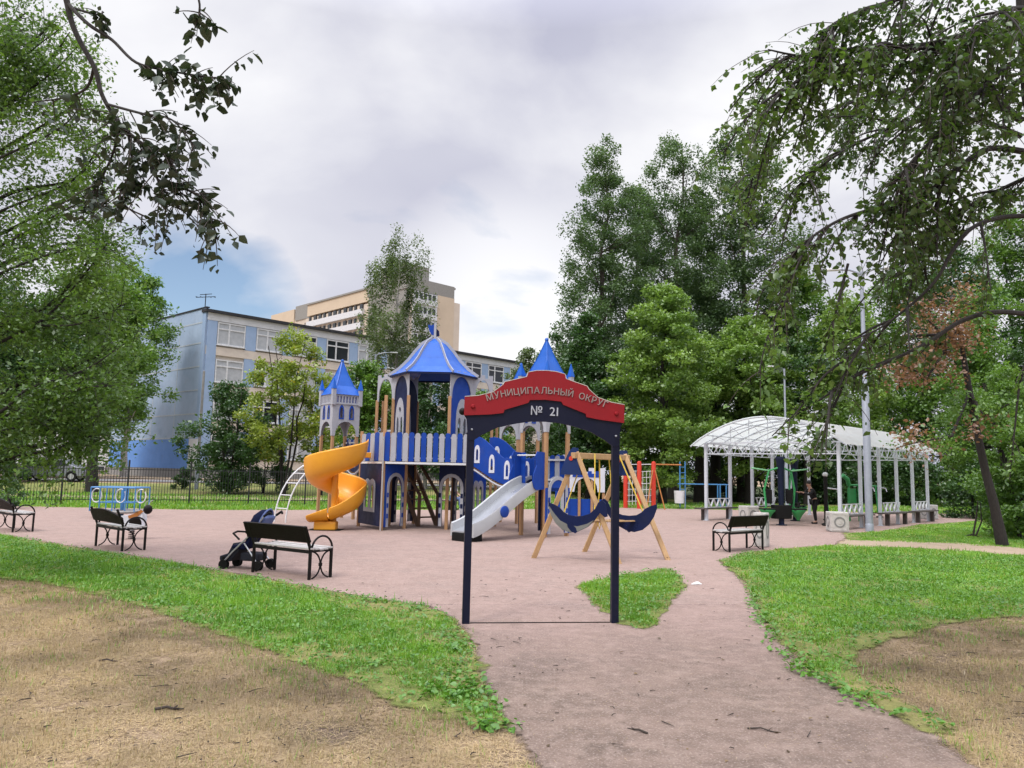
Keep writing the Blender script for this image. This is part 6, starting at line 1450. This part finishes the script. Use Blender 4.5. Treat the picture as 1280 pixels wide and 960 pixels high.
# right: birch just outside the frame
rb = Vector((6.2, 7.4, 0)); bt_ = thing('birch_tree', 'large birch at the right edge, its dark boughs hanging over the playground', 'tree', rb)
trunk = [rb-Vector((0, 0, .2)), rb+Vector((-.02, 0, 1.5)), P(1345, 380, 7.4), P(1318, 240, 7.4), P(1290, 120, 7.4), P(1282, 20, 7.4), P(1274, -120, 7.4)]
MB().tube(trunk, [.20, .17, .14, .11, .09, .08, .06], 12).build('trunk', 'bark_dark', bt_, smooth=True)
def PP(lst): return [P(a, b, y_) for a, b, y_ in lst]
B1 = [PP([(1284, 190, 7.4), (1235, 186, 7.2), (1195, 212, 7.0), (1160, 236, 6.9), (1100, 258, 6.8), (1050, 275, 6.7), (1010, 300, 6.6), (975, 335, 6.5)]),
      PP([(1286, 270, 7.4), (1250, 272, 7.2), (1215, 285, 7.0), (1190, 315, 6.9), (1170, 350, 6.8), (1140, 380, 6.8), (1100, 410, 6.7), (1065, 425, 6.6)]),
      PP([(1300, 395, 7.4), (1245, 390, 7.1), (1200, 402, 7.0), (1160, 428, 6.9), (1110, 452, 6.8), (1070, 470, 6.8), (1040, 490, 6.7), (985, 525, 6.6)]),
      PP([(1276, 150, 7.4), (1262, 140, 7.3), (1230, 100, 7.2), (1190, 70, 7.1), (1140, 60, 7.0), (1060, 80, 6.9), (1000, 100, 6.8), (940, 140, 6.7), (905, 190, 6.6)]),
      PP([(1276, 20, 7.4), (1230, 35, 7.2), (1160, 55, 7.1), (1080, 60, 7.0), (1010, 70, 6.9), (960, 62, 6.8)]),
      PP([(1264, -40, 7.4), (1200, -20, 7.2), (1120, 0, 7.0), (1060, 20, 6.9), (1020, 45, 6.8)]),
      PP([(1278, 150, 7.4), (1240, 110, 7.6), (1235, 60, 7.8), (1238, 20, 8)]),
      PP([(1276, 170, 7.4), (1220, 150, 7.8), (1150, 150, 8.2), (1070, 180, 8.4), (1000, 230, 8.6), (950, 300, 8.6)]),
      PP([(1290, 60, 7.4), (1245, 95, 7.0), (1200, 140, 6.8), (1150, 190, 6.6), (1120, 225, 6.5)]), PP([(1300, 215, 7.4), (1255, 235, 7.6), (1215, 255, 7.7), (1170, 285, 7.8), (1130, 330, 7.8)]), PP([(1290, 10, 7.4), (1250, 15, 6.8), (1200, 60, 6.6), (1180, 120, 6.5)]),
      PP([(1276, 100, 7.4), (1230, 120, 8.0), (1150, 110, 8.6), (1060, 130, 9.0), (980, 170, 9.2), (930, 240, 9.2)])]
mb = MB(); pth = []
for i, pts in enumerate(B1): pth.append(bough(bt_, 'bough', pts, (.030, .022, .024, .032, .03, .03, .02, .026, .024, .022, .02, .026)[i], 'bark_dark'))
# side shoots
sub = []
mb = MB()
for ip, p_ in enumerate(pth):
    for k in range((16 if ip in (0, 3, 4, 5, 7, 8, 9, 10, 11) else 5)):
        i = int(random.uniform(.22, .95)*(len(p_)-1)); a = p_[i]; t_ = (p_[min(i+1, len(p_)-1)]-p_[i-1]).normalized()
        d = (t_*.7+Vector((random.gauss(0, .25), random.gauss(0, .5), random.gauss(-.25, .4)))).normalized(); L = random.uniform(.4, 1.0)
        pts = [a]
        for s_ in range(4): d = (d+Vector((0, 0, -.16))).normalized(); pts.append(pts[-1]+d*L/4)
        sub.append(bough(bt_, 'shoot', pts, .012, 'bark_dark', mb))
mb.build('side_shoots', 'bark_dark', bt_, smooth=True)['kind'] = 'stuff'
upper = [p_ for p_, k in zip(pth, range(12)) if k in (0, 3, 4, 5, 7, 8, 9, 10, 11)]; lower = [pth[1], pth[2]]
foliage_on(upper, 74, .55, 12, .058, 'leaf_near', bt_, start=.06, spread=.75)
foliage_on([s_ for s_ in sub], 6, .48, 11, .058, 'leaf_near', bt_, start=.15)
foliage_on(lower, 5, .26, 7, .056, 'leaf_near', bt_, start=.6)
# fresh green lower tips hanging before the canopy
tips = [PP([(1010, 300, 6.6), (985, 360, 6.5), (960, 420, 6.5), (948, 470, 6.4)]), PP([(1070, 440, 6.7), (1030, 470, 6.6), (1000, 510, 6.6), (965, 545, 6.5)]), PP([(1060, 330, 6.7), (1045, 390, 6.6), (1030, 440, 6.6)]), PP([(1290, 430, 7), (1275, 480, 6.9), (1268, 540, 6.9), (1262, 600, 6.9)])]
mb = MB(); tp2 = [bough(bt_, 'shoot', t_, .010, 'bark_dark', mb) for t_ in tips]; mb.build('side_shoots', 'bark_dark', bt_, smooth=True)['kind'] = 'stuff'
foliage_on(tp2[:3], 17, .34, 10, .060, 'leaf_fresh', bt_, start=.0); foliage_on(tp2[3:], 9, .25, 8, .055, 'leaf_mid', bt_, start=.2)
# small twig cluster entering at the very top
# left: overhanging dark bough with large leaves
lb_ = Vector((-6.0, 4.2, 0)); lt_ = thing('linden_tree', 'tree outside the left edge, its dark large-leaved bough hanging against the sky', 'tree', lb_)
MB().tube([lb_-Vector((0, 0, .2)), lb_+Vector((.1, .1, 2)), lb_+Vector((.3, .3, 4.2)), lb_+Vector((.9, .6, 5.6))], [.2, .17, .13, .09], 12).build('trunk', 'bark_dark', lt_, smooth=True)
tpv = lb_+Vector((.9, .6, 5.6))
L1 = [[tpv]+PP([(40, -150, 4.9), (78, -20, 4.9), (92, 35, 4.9), (118, 85, 4.9), (128, 120, 4.9), (150, 155, 4.9), (180, 185, 4.8), (200, 230, 4.8), (225, 262, 4.8)]),
      PP([(85, 5, 4.9), (110, 30, 4.8), (140, 50, 4.8), (170, 78, 4.7), (210, 88, 4.7), (250, 95, 4.6), (290, 100, 4.6)]),
      PP([(118, 82, 4.9), (108, 110, 5.1), (80, 122, 5.3), (40, 128, 5.4)]),
      PP([(172, 178, 4.8), (205, 190, 4.7), (225, 225, 4.7)]), PP([(160, 165, 4.85), (165, 210, 4.9), (150, 250, 4.9), (190, 275, 4.9)]), PP([(133, 130, 4.9), (178, 142, 4.7), (215, 150, 4.6), (245, 185, 4.6)]), PP([(150, 155, 4.9), (140, 195, 5.1), (122, 230, 5.2), (105, 255, 5.2)]), PP([(200, 230, 4.8), (240, 240, 4.7), (262, 268, 4.7), (272, 300, 4.7)]), [tpv]+PP([(60, -160, 4.6), (170, -60, 4.4), (240, -15, 4.3), (250, 20, 4.3)]), PP([(92, 10, 4.9), (120, 18, 4.8), (130, 15, 4.8)])]
lp_ = []
for i, pts in enumerate(L1): lp_.append(bough(lt_, 'bough', pts, (.022, .011, .009, .007, .007, .007, .007, .007, .014, .007)[i], 'bark_dark'))
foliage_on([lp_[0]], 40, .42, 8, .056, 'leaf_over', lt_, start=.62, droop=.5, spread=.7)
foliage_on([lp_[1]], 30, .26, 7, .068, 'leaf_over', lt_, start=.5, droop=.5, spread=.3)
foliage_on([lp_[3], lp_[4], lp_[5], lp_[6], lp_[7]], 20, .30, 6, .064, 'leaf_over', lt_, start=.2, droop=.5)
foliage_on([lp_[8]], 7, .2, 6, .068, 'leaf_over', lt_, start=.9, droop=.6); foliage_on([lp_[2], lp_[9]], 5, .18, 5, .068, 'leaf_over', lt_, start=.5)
# left: big feathery green tree filling the edge
wb_ = Vector((-11.3, 12.2, 0)); wt = thing('willow_tree', 'big feathery green tree filling the left edge with fine foliage', 'tree', wb_)
MB().tube([wb_-Vector((0, 0, .2)), wb_+Vector((0, 0, 2.5)), wb_+Vector((.2, .2, 5)), wb_+Vector((.3, .1, 7.6)), wb_+Vector((.4, 0, 9.8))], [.36, .30, .24, .16, .06], 12).build('trunk', 'bark_dark', wt, smooth=True)
W1 = [(2.2, [(0, 412), (70, 375), (130, 318), (165, 292)]), (2.0, [(-60, 572), (20, 560), (75, 545), (110, 535), (150, 532)]), (3.5, [(-40, 500), (40, 470), (110, 455), (175, 430)]), (5.0, [(-60, 360), (0, 330), (80, 300), (150, 300)]), (6, [(-60, 270), (20, 240), (90, 220), (140, 180)]), (7.2, [(-60, 160), (10, 120), (60, 80), (95, 45)]), (8, [(-60, 90), (0, 50), (30, 20)]), (6.5, [(-60, 210), (20, 180), (80, 140), (115, 110)]), (4.4, [(-60, 420), (20, 400), (100, 395), (190, 372)]), (3, [(-60, 515), (30, 495), (100, 475), (170, 468)]), (2.6, [(-60, 535), (30, 520), (80, 505), (150, 500)]), (5.5, [(-60, 310), (0, 290), (60, 260), (120, 240)]), (7.6, [(-50, 130), (0, 90), (40, 50), (70, 25)])]
wp = []
for k, (z, pts) in enumerate(W1):
    for rep in range(2):
        yy = 12.2+(-.9 if rep else .9)*random.uniform(.2, 1); p_ = [wb_+Vector((0.1, 0, z))]+[P((a if a < 90 else 90+(a-90)*.62)+random.uniform(-6, 6), b+random.uniform(-6, 6)+rep*12, yy+random.uniform(-.3, .3)) for a, b in pts]
        wp.append(bough(wt, 'bough', p_, .05 if rep == 0 else .03, 'bark_dark'))
C = []; mb = MB()
for p_ in wp:
    n = len(p_)
    for k in range(48):
        i = int(random.uniform(.04, 1)*(n-1)); a = p_[i]; d = Vector((random.gauss(.3, .6), random.gauss(0, .6), random.gauss(.05, .5))).normalized(); L = random.uniform(.3, .95)
        e = a+d*L+Vector((0, 0, -.15*L)); mb.tube([a, a.lerp(e, .5)+Vector((0, 0, .04)), e], [.006, .004, .002], 4, False)
        for q in range(58):
            u = random.random()**.7; c = a.lerp(e, u); C.append((c.x+random.gauss(0, .09), c.y+random.gauss(0, .09), c.z+random.gauss(-.05, .07)))
mb.build('twigs', 'bark_dark', wt)['kind'] = 'stuff'
c = np.array(C); v, f, k = leaf_arrays(c, .075, .3, .6, False, .5); ti = np.clip(.1+.6*vnoise(c[:, 0]*1.0+7, c[:, 2]+3, 1.3)+.3*rng.random(len(c)), 0, .89)
npmesh('foliage', v, f, 'leaf_willow', wt, np.repeat(ti, k))
print('LEAVES', len(c))
